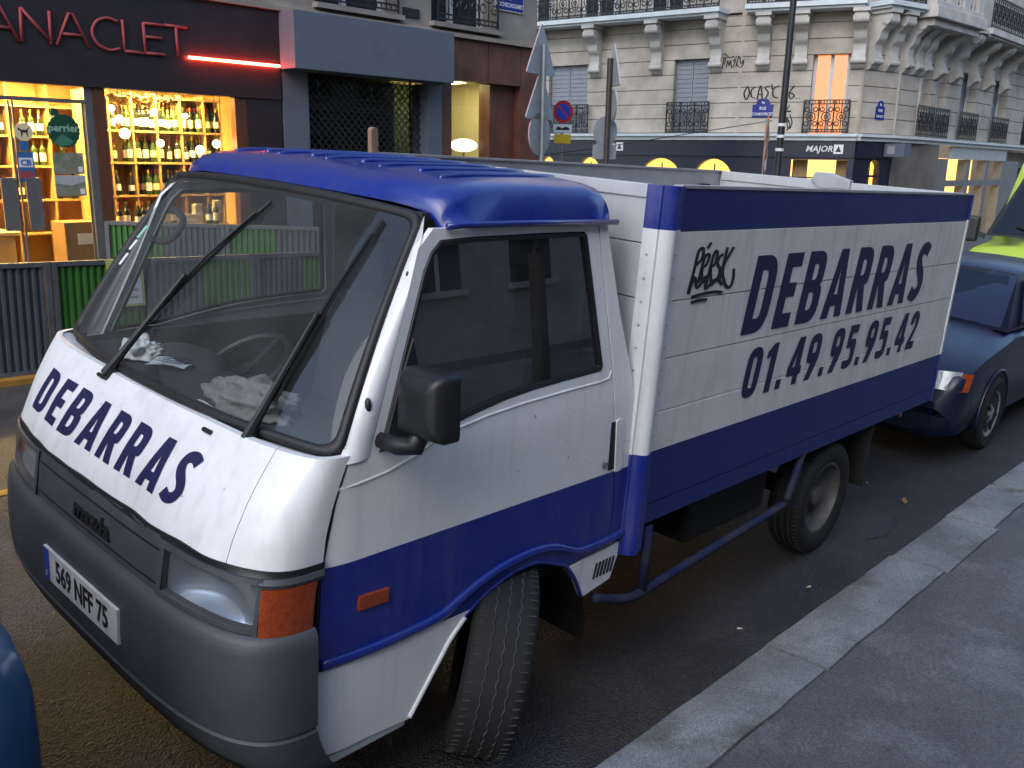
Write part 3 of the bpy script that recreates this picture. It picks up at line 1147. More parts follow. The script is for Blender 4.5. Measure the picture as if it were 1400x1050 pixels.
    # door shut line down the front edge
    path = [side(a - .003, b, s, -.004) for a, b in ((.335, 1.172), (.30, 1.065), (.274, .929), (.262, .85), (.258, .635), (.258, .313))]
    MB().tube(path, .0045, 6).build('shut_line', 'black_plastic', truck)
# inner dark lining of the cab so that no daylight leaks through the shut lines
for s in (-1, 1):
    lin = MB().box(.30, .56, min(s * .74, s * .765), max(s * .74, s * .765), .33, 1.16)
    lin.box(.5601, 1.42, min(s * .745, s * .765), max(s * .745, s * .765), .67, 1.19).box(1.4201, 1.58, min(s * .73, s * .75), max(s * .73, s * .75), .60, 1.25)
    lin.build('door_lining', 'interior_dark', truck)
# roof: crowned shell with a rolled visor edge
RX = [(.628, 1.814), (.640, 1.832), (.665, 1.855), (.71, 1.876), (.79, 1.889), (.92, 1.897), (1.10, 1.900), (1.32, 1.899), (1.392, 1.892), (1.420, 1.868), (1.433, 1.82), (1.437, 1.768)]
CY = [(0, 0, 0), (.15, .001, 0), (.30, .003, 0), (.45, .007, 0), (.55, .011, 0), (.62, .017, 0), (.665, .026, 0), (.690, .036, 0), (.706, .049, 0), (.718, .068, 0), (.728, .100, 0), (.740, .135, 0), (.744, .150, 0)]
rows = []
for i, (x_, zc) in enumerate(RX):
    half = []
    for (y_, dr, _) in CY:
        f = (y_ / .744)
        xs_ = x_ + (.075 * f ** 2.6 if i == 0 else .07 * f ** 2.6 * max(0, 1 - i / 6))
        top = zc - dr
        low = 1.765 - (.05 if i == 0 else .03 if i == 1 else .012 if i == 2 else 0) * f
        z_ = max(low, top) if i < 4 else (top if f < .96 else min(top, 1.768))
        if i >= 4 and f >= .96:
            z_ = 1.768 if f < 1 else 1.757
        if i >= 9:
            z_ = max(top, 1.757) if zc > 1.77 else 1.757
        yy_ = y_ * (1.0 if i > 3 else [.955, .965, .98, .99][i])
        half.append((xs_, yy_, z_))
    rows.append([(a, -b, c) for a, b, c in half[:0:-1]] + [(a, b * 1.03, c) for a, b, c in half])
roof = MB().grid(rows).build('roof', 'roof_paint', truck, smooth=60)
for s in (-1, 1):
    path = [(.68, s * .744, 1.758), (.72, s * .749, 1.762), (1.0, s * .750, 1.764), (1.432, s * .750, 1.762)]
    MB().tube(path, .010, 6).build('rain_gutter', 'roof_paint', truck, smooth='all')
def roof_z(y_):
    return 1.8985 - tab([(a, b) for a, b, _ in CY], abs(y_))


for k, y_ in enumerate((-.57, -.43, -.29, -.15, -.01, .13, .27, .41, .55)):
    path = [(.80 + .05 * (k % 2), y_ + .0, roof_z(y_) - .014), (.86, y_, roof_z(y_) - .004), (1.0, y_, roof_z(y_) - .001), (1.2, y_ + .01, roof_z(y_) + .001), (1.32, y_ + .035, roof_z(y_) - .001), (1.37, y_ + .06, roof_z(y_) - .012)]
    mb = MB().tube(catmull(path, 4), .011, 6)
    mb.build('roof_rib', 'roof_paint', roof, smooth='all')
mb = MB(); mb.box(.66, 1.40, -.66, .66, 1.765, 1.785); mb.build('headlining', 'interior_dark', truck)
# cab back wall, floor, dashboard, seats
mb = MB(); mb.box(1.385, 1.40, -.735, .735, .62, 1.29); mb.box(1.36, 1.375, -.70, .70, 1.29, 1.765); mb.build('cab_back', 'interior_dark', truck)
mb = MB(); mb.box(.25, 1.40, -.73, .73, .60, .66); mb.build('cab_floor', 'interior_dark', truck)
prof = [(.235, 1.150), (.30, 1.165), (.45, 1.160), (.56, 1.145), (.60, 1.11), (.60, 1.0), (.55, .80), (.27, .80)]
mb = MB(); mb.prism(prof, lambda a, b, d: (a + .10 * abs(d / .74) ** 2.4 * (1 if a < .5 else 0), d, b), -.735, .735)
rows = []
dash = MB().grid([[(a + .095 * abs(y_ / .735) ** 2.4 * max(0, 1 - (a - .235) / .3), y_, b + .012 * sin(y_ * 9)) for a, b in prof] for y_ in [lerp(-.735, .735, i / 16) for i in range(17)]]).build('dashboard', 'interior_dark', truck, smooth=40)
mb = MB().sphere((0, 0, 0), 1, 12, 8)
MB().sphere((.50, .36, 1.14), .16, 14, 8, .7, 1.4, .45).build('instrument_cowl', 'interior_dark', dash, smooth='all')
for y_ in (-.36, .36):
    st = MB(); st.box(.80, 1.26, y_ - .24, y_ + .24, .66, .88); seat = st.build('seat', 'seat_cloth', truck, bevel=.04)
    st = MB()
    st.add([(1.16, y_ - .23, .86), (1.28, y_ - .23, .86), (1.28, y_ + .23, .86), (1.16, y_ + .23, .86), (1.25, y_ - .21, 1.36), (1.34, y_ - .21, 1.36), (1.34, y_ + .21, 1.36), (1.25, y_ + .21, 1.36)],
           [(0, 3, 2, 1), (4, 5, 6, 7), (0, 1, 5, 4), (1, 2, 6, 5), (2, 3, 7, 6), (3, 0, 4, 7)])
    st.build('backrest', 'seat_cloth', seat, bevel=.035)
    st = MB(); st.box(1.26, 1.34, y_ - .12, y_ + .12, 1.40, 1.58); st.build('headrest', 'seat_cloth', seat, bevel=.03)
# steering wheel on the far side
sw = MB()
M_ = Matrix.Translation((.74, .40, 1.09)) @ Matrix.Rotation(radians(-32), 4, 'Y')
sw.tube([M_ @ Vector((.19 * cos(2 * pi * i / 24), .19 * sin(2 * pi * i / 24), 0)) for i in range(24)], .017, 8, closed=True)
for a in (0.3, pi - .3, -pi / 2):
    sw.bar(M_ @ Vector((0, 0, -.02)), M_ @ Vector((.18 * sin(a) * -1, .18 * cos(a), 0)), .03, .012)
sw.tube([M_ @ Vector((0, 0, .0)), M_ @ Vector((0, 0, -.12)), (.55, .40, 1.05)], .035, 10)
sw.build('steering_wheel', 'black_plastic', truck, smooth=40)
# mirrors: the near one whole, the far one with its open bracket
for s in (-1, 1):
    if s > 0: continue
    hx, hy, hz = .475, s * .935, 1.342
    pr = rpoly([(-.088, -.088, .02), (.084, -.095, .02), (.090, .082, .024), (-.078, .088, .022)], 4)
    mb = MB()
    rows = []
    for (d, k) in ((-.050, .30), (-.048, .72), (-.036, .90), (-.012, 1.0), (.03, 1.0), (.034, .93)):
        rows.append([(hx + d, hy + a * k * -s, hz + b * k) for a, b in pr])
    mb.grid(rows, True)
    n2 = len(pr)
    mb.f.append(tuple(range(n2))); mb.mi.append(0)
    mb.f.append(tuple(len(mb.v) - n2 + j for j in range(n2))); mb.mi.append(0)
    mir = mb.build('wing_mirror', 'black_plastic', truck, smooth=35)
    gl = MB(); gl.poly([(hx + .0352, hy + a * .86 * -s, hz + b * .86) for a, b in pr]); gl.build('mirror_glass', 'chrome', mir)
    ar = MB()
    ar.tube([(.43, s * .80, 1.215), (.445, s * .86, 1.212), (.46, s * .91, 1.225), (.47, s * .92, 1.27)], [.022, .026, .028, .026], 8)
    ar.build('mirror_arm', 'black_plastic', mir, smooth='all')
gh = MB().tube(catmull([ws(.95, .64, -.05), ws(.90, .66, -.08), ws(.86, .70, -.09), ws(.85, .76, -.09), ws(.88, .81, -.08), ws(.95, .83, -.05)], 4), .014, 8)
gh.build('grab_handle', 'interior_dark', truck, smooth='all')
# wipers
def wiper(pivot_s, tip_s, tip_t, mid_s, mid_t):
    p0 = ws(pivot_s, -.045, .015)
    wp = MB()
    wp.tube([p0 + Vector((.02, 0, -.012)), p0 + Vector((-.012, 0, .012))], .020, 10)
    wp.tube([p0 + Vector((-.01, 0, .012)), lerp(p0, ws(mid_s, mid_t, .03), .25) + Vector((-.01, 0, .006)), ws(mid_s, mid_t, .032)], [.017, .012, .007], 8)
    w = wp.build('wiper', 'black_plastic', truck, smooth=40)
    d = ws(tip_s, tip_t, .0) - ws(mid_s, mid_t, .0)
    b = MB()
    for k in range(12):
        pass
    P = []
    for k in range(13):
        u = lerp(-.85, 1.0, k / 12)
        s_ = lerp(mid_s, tip_s, u); t_ = lerp(mid_t, tip_t, u)
        P.append((s_, t_))
    b.tube([ws(a, c, .012) for a, c in P], .0055, 6)
    b.tube([ws(a, c, .026 - .010 * abs(i - 6) / 6) for i, (a, c) in enumerate(P[1:-1])], .0045, 6)
    b.build('wiper_blade', 'rubber', w, smooth=40)


wiper(.31, -.115, .905, .10, .50)
wiper(-.66, -.83, .93, -.76, .50)
for y_, t_ in ((.27, 0), (-.385, 0)):
    p = front(th(y_), 1.172, .008)
    MB().tube([(p[0], p[1] + .018, p[2]), (p[0], p[1] - .018, p[2])], .007, 8).build('washer_jet', 'black_plastic', truck, smooth=40)

# load box
XF, XR, HB, ZT, ZB = 1.575, 4.715, .8345, 1.886, .642
JZ = [.642, .722, .933, 1.085, 1.285, 1.493, 1.735, ZT]
for s in (-1, 1):
    wall = MB(); wall.box(XF + .07, XR - .02, s * (HB - .026), s * (HB - .010), ZB + .02, ZT - .005)
    wb = wall.build('side_wall', 'alu', truck)
    for k, (a, b) in enumerate(zip(JZ, JZ[1:])):
        m = 'box_blue' if (k < 2 or k == 6) else 'box_white'
        p = MB(); o_ = .003 * ((k * 7) % 3 - 1) * .35
        p.box(XF + .085, XR - .012, min(s * (HB - .012), s * (HB + o_)), max(s * (HB - .012), s * (HB + o_)), a + .0018, b - .0018)
        p.build('plank', m, wb, bevel=.0018)
    rail = MB(); rail.box(XF + .09, XR, min(s * (HB - .035), s * (HB + .004)), max(s * (HB - .035), s * (HB + .004)), ZT - .004, ZT + .006); rail.build('top_rail', 'alu', wb)
    e = MB(); e.box(XR - .012, XR + .010, min(s * (HB - .05), s * (HB + .006)), max(s * (HB - .05), s * (HB + .006)), ZB, ZT); e.build('rear_post', 'box_white' if s > 0 else 'trim_bands', wb)
    # rounded front corner post with flanges
    pr = [(XF + .104, s * (HB + .004)), (XF + .078, s * (HB + .005)), (XF + .074, s * (HB + .011)), (XF + .066, s * (HB + .011)), (XF + .062, s * (HB + .017)), (XF + .050, s * (HB + .020)), (XF + .036, s * (HB + .016)), (XF + .022, s * (HB + .004)), (XF + .014, s * (HB - .012)), (XF + .010, s * (HB - .018)), (XF + .002, s * (HB - .020)), (XF - .006, s * (HB - .075)), (XF + .012, s * (HB - .075)), (XF + .03, s * (HB - .04)), (XF + .06, s * (HB - .016)), (XF + .104, s * (HB - .012))]
    c = MB(); c.prism(pr, lambda a, b, d: (a, b, d), ZB - .10, ZT + .002)
    post = c.build('corner_post', 'trim_bands', truck, smooth=35)
    for k in range(9):
        z_ = 1.0 + k * .082
        MB().sphere((XF + .090, s * (HB + .006), z_), .004, 6, 4, 1, .6, 1).build('rivet', 'alu', post)
        MB().sphere((XF - .004, s * (HB - .050), z_), .0055, 6, 4, .6, 1, 1).build('rivet', 'alu', post)
mat('bulkhead_white', (.52, .54, .56), .5, .1, n=5, amt=.2, streak=True)
bh = MB(); bh.box(XF + .012, XF + .03, -HB + .07, HB - .07, .70, ZT - .05); bhw = bh.build('bulkhead', 'alu', truck)
for a, b in ((.70, .88), (.88, 1.08), (1.08, 1.285), (1.285, 1.50), (1.50, 1.69), (1.69, 1.842)):
    p = MB(); p.box(XF, XF + .012, -HB + .076, HB - .076, a + .002, b - .002); p.build('plank', 'bulkhead_white', bhw, bevel=.0015)
p = MB(); p.box(XF - .008, XF + .035, -HB + .075, HB - .075, 1.843, ZT + .002); p.build('top_rail', 'bulkhead_white', bhw, bevel=.003)
tg = MB(); tg.box(XR - .045, XR - .015, -HB + .03, HB - .03, .66, ZT - .02); tgo = tg.build('tailgate', 'bulkhead_white', truck)
p = MB(); p.box(XR - .055, XR - .010, -HB + .04, HB - .04, ZT - .055, ZT + .004); p.build('top_rail', 'bulkhead_white', tgo, bevel=.003)
# hinge bracket riding on the tailgate
p = MB(); p.prism([(-.13, 0), (-.11, .05), (-.02, .052), (.13, .014), (.13, -.04), (-.07, -.05)], lambda a, b, d: (XR - .075 + d, .0 - a, ZT + .003 + b), 0, .05)
p.build('latch_bracket', 'alu', tgo, bevel=.004)
p = MB(); p.box(XF + .05, XR - .03, -HB + .03, HB - .03, .70, .73); p.build('load_floor', 'dark_chassis', truck)
# interior bracket on far wall
p = MB(); p.box(4.42, 4.50, HB - .06, HB - .03, 1.74, 1.80); p.box(4.2, 4.3, HB - .06, HB - .03, 1.73, 1.77); p.build('tie_bracket', 'dark_chassis', truck)
# lettering on the box, letter by letter, on both walls' outer face
def side_text(txt, x0, z0, h, x1, shear, wsc, gapr, s):
    base = sum(GLY[c][0] * wsc * h for c in txt)
    g = (x1 - x0 - base - shear * h) / (len(txt) - 1)
    x_ = x0
    for c in txt:
        mb = MB()
        if s < 0:
            fn = lambda a, b: (a, -(HB + .0028), b)
        else:
            fn = lambda a, b: (XF + XR + .12 - a, HB + .0028, b)
        adv = sign_letter(mb, c, x_, z0, wsc, h, shear, fn)
        mb.build('letter', 'ink_blue', truck)
        x_ += adv + g


for s in (-1, 1):
    side_text('DEBARRAS', 2.205, 1.315, .315, 4.19, .17, 1.06, .1, s)
    side_text('01.49.95.95.42', 2.275, 1.035, .215, 4.23, .17, 1.12, .1, s)
# felt-pen tag at the front of the near wall
def strokes(name, lines, m, w, fn, parent):
    mb = MB()
    for k, ln in enumerate(lines):
        P = [tuple(p) for p in catmull([Vector(p) for p in ln], 4)] if len(ln) > 2 else ln
        o = ribbon(P, w)
        n = len(P)
        v = [fn(a, b, .0002 * k) for a, b in o]
        mb.add(v, [(i, i + 1, 2 * n - 2 - i, 2 * n - 1 - i) for i in range(n - 1)])
    return mb.build(name, m, parent)


tagl = [[(.02, .0), (.04, .5), (.05, .9), (.14, .95), (.17, .75), (.06, .6)], [(.20, .2), (.22, .75), (.32, .8), (.30, .6), (.22, .5), (.30, .22), (.36, .3)], [(.24, .95), (.30, 1.08)],
        [(.40, .1), (.42, .8), (.50, .85), (.50, .6), (.42, .5), (.54, .1)], [(.66, .8), (.58, .75), (.56, .6), (.66, .45), (.64, .25), (.54, .15)], [(.72, .95), (.70, .2)], [(.88, .95), (.72, .5), (.86, .12), (1.0, .02), (1.05, .2), (1.0, .45)], [(.02, -.02), (.08, .35), (.2, .1), (.36, .35), (.40, .05), (.6, .25), (.8, .1)],
        [(.10, -.10), (.3, -.06), (.62, -.04), (.85, -.08)], [(.12, -.22), (.3, -.19), (.5, -.20)]]
strokes('tag_lettering', tagl, 'marker_black', .07, lambda a, b, d: (1.775 + a * .29 + b * .03, -(HB + .0026 + d), 1.515 + b * .165), truck)
# grime scuffs on the door
# chassis, guards, wheels
for s in (-1, 1):
    MB().box(.35, 4.6, s * .36 - .03, s * .36 + .03, .47, .60).build('chassis_rail', 'dark_chassis', truck)
for x_ in (1.8, 2.4, 3.0, 3.7, 4.3):
    MB().box(x_ - .03, x_ + .03, -.78, .78, .601, .641).build('cross_member', 'dark_chassis', truck)
mb = MB(); mb.box(2.2, 2.9, -.72, -.42, .36, .60); mb.build('fuel_tank', 'dark_chassis', truck, bevel=.03)
mb = MB(); mb.box(.55, 1.40, -.70, .70, .50, .60); mb.build('engine_box', 'dark_chassis', truck)
for s in (-1, 1):
    mb = MB()
    rows = [[(1.0 + .46 * cos(t), s * y_, .25 + .40 * sin(t)) for t in [lerp(-.1, pi + .1, i / 14) for i in range(15)]] for y_ in (.42, .775)]
    mb.grid(rows); mb.poly(rows[0])
    mb.build('wheel_housing', 'dark_chassis', truck)
for s in (-1, 1):
    g = MB().tube(catmull([(1.46, s * .80, .40), (1.56, s * .81, .365), (1.66, s * .82, .340), (1.78, s * .82, .338), (2.3, s * .82, .372), (2.87, s * .82, .408), (2.93, s * .82, .44), (3.0, s * .82, .60), (3.02, s * .82, .66)], 3), .019, 8)
    gd = g.build('side_guard', 'worn_blue', truck, smooth='all')
    MB().tube([(1.735, s * .82, .62), (1.75, s * .82, .345)], .02, 8).build('guard_strut', 'worn_blue', gd, smooth='all')
    MB().box(3.93, 3.945, s * .63 - .17, s * .63 + .17, .25, .64).build('mud_flap', 'rubber', truck)
for s in (-1, 1):
    MB().box(4.66, 4.70, s * .6 - .09, s * .6 + .09, .50, .60).build('tail_light', 'orange_lens', truck, bevel=.006)


def wheel(cx, cy, cz, r, w, steer, rim_r, dual, camber=0.0):
    """axis along local y; outer face towards -y"""
    M_ = Matrix.Translation((cx, cy, cz)) @ Matrix.Rotation(steer, 4, 'Z') @ Matrix.Rotation(camber, 4, 'X')
    prof = [(rim_r, -w * .42), (rim_r + .02, -w * .5), (r * .86, -w * .54), (r * .95, -w * .50), (r * .985, -w * .44), (r, -w * .36), (r, w * .36), (r * .985, w * .44), (r * .95, w * .5), (r * .86, w * .54), (rim_r + .02, w * .5), (rim_r, w * .42)]
    mb = MB().lathe(prof, 40, (0, 0, 0), 'y', cap=False)
    ty = mb.build('wheel', 'tyre', truck, smooth=35, M=M_)
    # tread: zigzag grooves and shoulder sipes as fine raised/pale edges
    tr = MB()
    for gy in (-.21, -.02, .19):
        pts = [((r + .0012) * cos(2 * pi * i / 90), w * gy + .0035 * (1 if i % 2 else -1), (r + .0012) * sin(2 * pi * i / 90)) for i in range(90)]
        tr.tube(pts, .0028, 4, closed=True)
    for i in range(70):
        t = 2 * pi * i / 70
        for g0, g1 in ((-.46, -.34), (.34, .46)):
            a = (r * .995 * cos(t), w * g0, r * .995 * sin(t)); b = ((r + .001) * cos(t + .012), w * g1, (r + .001) * sin(t + .012))
            tr.bar(a, b, .004, .003)
    tr.build('tread_grooves', 'tread_edge', ty)
    rm = MB().lathe([(rim_r + .004, -w * .44), (rim_r - .012, -w * .44), (rim_r - .02, -w * .30), (rim_r * .72, -w * .05), (rim_r * .62, -w * .02), (rim_r * .45, -w * .06), (.06, -w * .08), (.055, -w * .30), (.03, -w * .36), (.004, -w * .36)], 28, (0, 0, 0), 'y', cap=False)
    rim = rm.build('rim', 'rim_grey', ty, smooth=40)
    for k in range(5):
        t = 2 * pi * k / 5
        MB().lathe([(.012, 0), (.012, -.02)], 6, (rim_r * .5 * cos(t), -w * .05, rim_r * .5 * sin(t)), 'y').build('wheel_nut', 'rim_grey', rim)
    return ty


mat('tread_edge', (.06, .06, .063), .9, n=40, amt=.6)
wheel(1.00, -.735, .318, .322, .195, radians(44), .19, False, radians(8))
wheel(1.03, .665, .315, .315, .190, radians(40) + pi, .19, False)
wheel(3.43, -.715, .300, .300, .175, 0, .195, True)
wheel(3.43, .715, .300, .300, .175, pi, .195, True)
MB().tube([(3.43, -.65, .3), (3.43, .65, .3)], .05, 10).build('rear_axle', 'dark_chassis', truck)

# things in the truck
o = thing('wooden_post', 'pale wooden post sticking up out of the truck box behind the cab roof', 'post', MT @ T(1.66, .775, 1.13))
p = MB(); p.prism(rpoly([(-.022, 0), (.022, 0), (.02, .87, .02), (-.02, .87, .02)]), lambda a, b, d: (a - b * .06, d, b), -.014, .014)
mat('old_wood', (.30, .20, .13), .8, n=7, amt=.4, streak=True)
p.build('shaft', 'old_wood', o, bevel=.004)
def crumple(name, label, cat, c, sx, sy, sz, m, seed):
    mb = MB().sphere((0, 0, 0), 1, 44, 28)
    v2 = []
    for v in mb.v:
        p_ = Vector(v)
        k = 1 + .40 * noise.noise(p_ * 2.1 + Vector((seed, 0, 0))) - .42 * abs(noise.noise(p_ * 3.7 + Vector((0, seed, 0)))) - .22 * abs(noise.noise(p_ * 8 + Vector((0, 0, seed))))
        v2.append((p_.x * sx * k, p_.y * sy * k, max(-.2 * sz, p_.z * sz * k)))
    mb.v = v2
    o = mb.build(name, m, None, smooth='all', M=MT @ Matrix.Translation(c))
    return tag(o, label, cat)


crumple('crumpled_cloth', 'crumpled grey cloth lying on the truck dashboard behind the windscreen', 'cloth', (.37, -.28, 1.185), .12, .20, .075, 'grey_cloth', 3)
crumple('plastic_bag', 'white crumpled bag on the far end of the truck dashboard', 'bag', (.39, .47, 1.18), .07, .09, .06, 'paper', 8)
for nm, lab, c, w_, h_, rz in (('paper_sheet', 'white printed sheet lying on the dashboard beside the white bag', (.40, .27, 1.185), .10, .15, .5), ('paper_card', 'small white card lying in front of the grey cloth on the dashboard', (.265, -.17, 1.176), .03, .10, .15)):
    mb = MB().grid([[(lerp(-w_, w_, i / 4) / 2, lerp(-h_, h_, j / 4) / 2, .006 * sin(i * 1.3 + j)) for j in range(5)] for i in range(5)])
    o = mb.build(nm, 'paper', None, smooth='all', M=MT @ T(*c, rz))
    tag(o, lab, 'paper')
    if nm == 'paper_sheet':
        for k in range(4):
            MB().box(-.03 + k * .02, -.022 + k * .02, -.05, .05, .009, .0095).build('print_line', 'ink_blue', o)

# ------------------------------------------------------------------ far side of the street: wine shop, shuttered shop, brown shop
mat('fascia_black', (.027, .018, .020), .5, n=4, amt=.3)
mat('letter_red', (.33, .05, .055), .7)
glow('neon_red', (1.0, .06, .03), 26)
mat('brown_wood', (.13, .045, .02), .5, n=6, amt=.35, streak=True)
mat('red_board', (.30, .03, .02), .5, n=6, amt=.3)
mat('steel_frame', (.20, .20, .20), .45, .5, n=8, amt=.2)
mat('grey_paint', (.115, .135, .17), .6, n=3, amt=.15, bump=.001, bscale=90)
mat('marble_brown', (.16, .068, .045), .35, n=3.5, col2=(.09, .036, .026))
mat('stone_old', (.30, .27, .23), .85, n=1.6, amt=.35, bump=.004, bscale=18)
mat('stone_dark', (.19, .16, .13), .85, n=1.6, amt=.35, bump=.004, bscale=18)
mat('iron', (.016, .017, .02), .5, n=10, amt=.4)
mat('wood_shelf', (.60, .37, .14), .55, n=5, amt=.25, streak=True)
mat('cream_wall', (.72, .52, .24), .8, n=2, amt=.15)
mat('shop_floor', (.45, .32, .16), .6, n=3, amt=.3)
mat('white_frame', (.6, .62, .63), .5, n=5, amt=.15)
mat('dark_room', (.02, .02, .022), .8)
mat('enamel_blue', (.012, .028, .21), .25, coat=.5)
mat('enamel_white', (.7, .7, .7), .4)
mat('cardboard', (.34, .20, .09), .85, n=5, amt=.2)
mat('sticker_blue', (.03, .13, .32), .5)
mat('cap_green', (.015, .085, .045), .35, n=7, amt=.3)
mat('bottle_dark', (.012, .016, .010), .12, spec=.6)
mat('bottle_green', (.03, .055, .015), .12, spec=.6)
mat('label_cream', (.75, .62, .36), .7)
mat('label_white', (.78, .76, .70), .7)
mat('capsule_red', (.16, .01, .01), .35)
mat('capsule_gold', (.5, .33, .06), .3, .6)
mat('photo_field', (.10, .13, .06), .6, n=8, col2=(.28, .27, .2))
mat('photo_sky', (.45, .47, .47), .6, n=5, amt=.2)
glow('warm_panel', (1.0, .66, .19), 200.0)
glow('warm_globe', (1.0, .72, .32), 20.0)
YF = 8.0
building = thing('street_building', 'stone building with wine shop, shuttered grey shop and brown marble shop', 'building', T(5, 8, -.1))
BI = Matrix.Translation((-5, -8, .1))


def B(mb, name, m, parent, **k):
    """part of the street building, given in world coordinates"""
    if parent is building:
        return mb.build(name, m, parent, M=BI, **k)
    return mb.build(name, m, parent, **k)


def bx(name, m, x0, x1, y0, y1, z0, z1, parent=building, **k):
    return B(MB().box(x0, x1, y0, y1, z0, z1), name, m, parent, **k)


# solid masses: side walls, floors, upper storeys (with window openings built as recesses)
bx('party_wall', 'stone_dark', -14, 1.0, 8.0, 16, -.6, 3.75)
bx('shop_back_wall', 'cream_wall', 1.0, 5.95, 10.3, 10.5, -.2, 3.7)
bx('shop_floor', 'shop_floor', 1.0, 5.95, 8.02, 10.3, -.25, .02)
bx('shop_ceiling', 'cream_wall', 1.0, 5.95, 8.0, 10.3, 2.75, 2.85)
bx('shop_side_wall', 'cream_wall', 5.90, 5.98, 8.12, 10.3, .02, 2.75)
bx('shop_side_wall', 'cream_wall', 1.0, 1.08, 8.12, 10.3, .02, 2.75)
bx('shop_core', 'dark_room', 6.0, 8.75, 9.2, 16, -.5, 3.75)
bx('shop_core', 'stone_dark', 10.5, 10.95, 8.35, 16, -.5, 3.7)
# upper wall in pieces round two windows
UW = [(6.55, 7.95), (8.60, 9.98)]
zs0 = 3.78
edges = [-14, 3.0, 4.4, 6.55, 7.95, 8.60, 9.98, 10.95]
bx('upper_wall', 'stone_old', -14, 6.55, 8.05, 16, zs0, 14)
bx('upper_wall', 'stone_old', 7.95, 8.60, 8.05, 16, zs0, 14)
bx('upper_wall', 'stone_old', 9.98, 10.95, 8.05, 16, zs0, 14)
bx('upper_wall', 'stone_old', 6.55, 7.95, 8.05, 16, 6.4, 14)
bx('upper_wall', 'stone_old', 8.60, 9.98, 8.05, 16, 6.4, 14)
for a, b in UW:
    w = bx('window', 'dark_room', a, b, 8.45, 8.5, zs0, 6.4)
    for i in range(3):
        xx = lerp(a + .03, b - .03, i / 2)
        bx('window_frame', 'white_frame', xx - .035, xx + .035, 8.36, 8.44, zs0 + .03, 6.4, w)
    bx('window_sill', 'stone_old', a - .05, b + .05, 7.93, 8.34, zs0 + .004, zs0 + .07, w)
co = B(MB().prism([(7.62, 3.66), (7.66, 3.72), (7.72, 3.74), (7.80, 3.80), (8.3, 3.83), (8.3, 3.66)], lambda a, b, d: (d, a + .26, b), -14, 11.05), 'cornice', 'stone_dark', building)


def railing(mb, P0, P1, z0, z1, th_=.022, scroll=True, posts=True):
    """ornate iron guard between two plan points"""
    a = Vector((P0[0], P0[1], 0)); b = Vector((P1[0], P1[1], 0))
    L_ = (b - a).length; d = (b - a) / L_

    def p(u, z):
        q = a + d * u
        return (q.x, q.y, z)
    for z in (z0 + .03, z0 + .10, z1 - .10, z1):
        mb.bar(p(0, z), p(L_, z), th_, th_)
    n = max(2, round(L_ / .45))
    w = L_ / n
    H = z1 - z0 - .2
    for i in range(n + 1):
        mb.bar(p(i * w, z0), p(i * w, z1), th_, th_)
    for i in range(n):
        c = (i + .5) * w
        zc = z0 + .1 + H / 2
        for (uu, zz_, r) in ((c, zc, min(w, H) * .30), (c - w * .28, zc + H * .28, w * .15), (c + w * .28, zc + H * .28, w * .15), (c - w * .28, zc - H * .28, w * .15), (c + w * .28, zc - H * .28, w * .15), (c, zc, w * .12)):
            mb.tube([p(uu + r * cos(2 * pi * k / 10), zz_ + r * sin(2 * pi * k / 10)) for k in range(10)], th_ * .5, 4, closed=True)
        mb.bar(p(c, z0 + .1), p(c, z1 - .1), th_ * .7, th_ * .7)
        for k in range(5):
            u = i * w + (k + .5) * w / 5
            mb.bar(p(u, z1 - .1), p(u, z1), th_ * .6, th_ * .6)
            mb.bar(p(u, z0 + .03), p(u, z0 + .1), th_ * .6, th_ * .6)
    return mb


for a, b in ((6.60, 7.90), (8.66, 9.93)):
    B(railing(MB(), (a, 7.96), (b, 7.96), 3.87, 4.85), 'window_guard', 'iron', building)
bx('vent_grating', 'iron', 8.05, 8.35, 8.02, 8.06, 3.86, 3.98)

# wine shop front
fas = bx('shop_fascia', 'fascia_black', 1.0, 5.90, 7.93, 8.10, 2.58, 3.655)
W0 = [  # ANACLET, single-stroke letters: (x0, width, lines)
    ('A', 2.40, .36), ('N', 2.79, .30), ('A', 3.14, .34), ('C', 3.52, .30), ('L', 3.87, .24), ('E', 4.11, .24), ('T', 4.36, .28)]
ST = {'A': [[(0, 0), (.45, 1), (.55, 1), (1, 0)], [(.2, .36), (.8, .36)]], 'N': [[(0, 0), (.06, 1)], [(.06, 1), (.95, .1)], [(.97, 0), (1, 1)]],
      'C': [[(1, .92), (.6, 1), (.2, .85), (.02, .5), (.2, .15), (.6, 0), (1, .08)]], 'L': [[(0, 1), (.03, 0)], [(0, .02), (1, .0)]],
      'E': [[(.0, 1), (.02, 0)], [(0, .98), (1, .98)], [(.03, .55), (.85, .55)], [(.02, .02), (1, .02)]], 'T': [[(0, 1), (1, 1)], [(.5, 1), (.52, 0)]]}
for ch, x0_, w_ in W0:
    mb = MB()
    for k, ln in enumerate(ST[ch]):
        P = [Vector((x0_ + a * w_, 7.915 - .0015 * k, 2.985 + b * .335)) for a, b in ln]
        if len(P) > 4:
            P = catmull(P, 4)
        mb.tube(P, .017, 6)
    mb.build('letter', 'letter_red', fas, smooth='all')
nb = B(MB().tube([(4.63, 7.90, 2.99), (5.87, 7.90, 2.99)], .017, 8), 'neon_tube', 'neon_red', building)
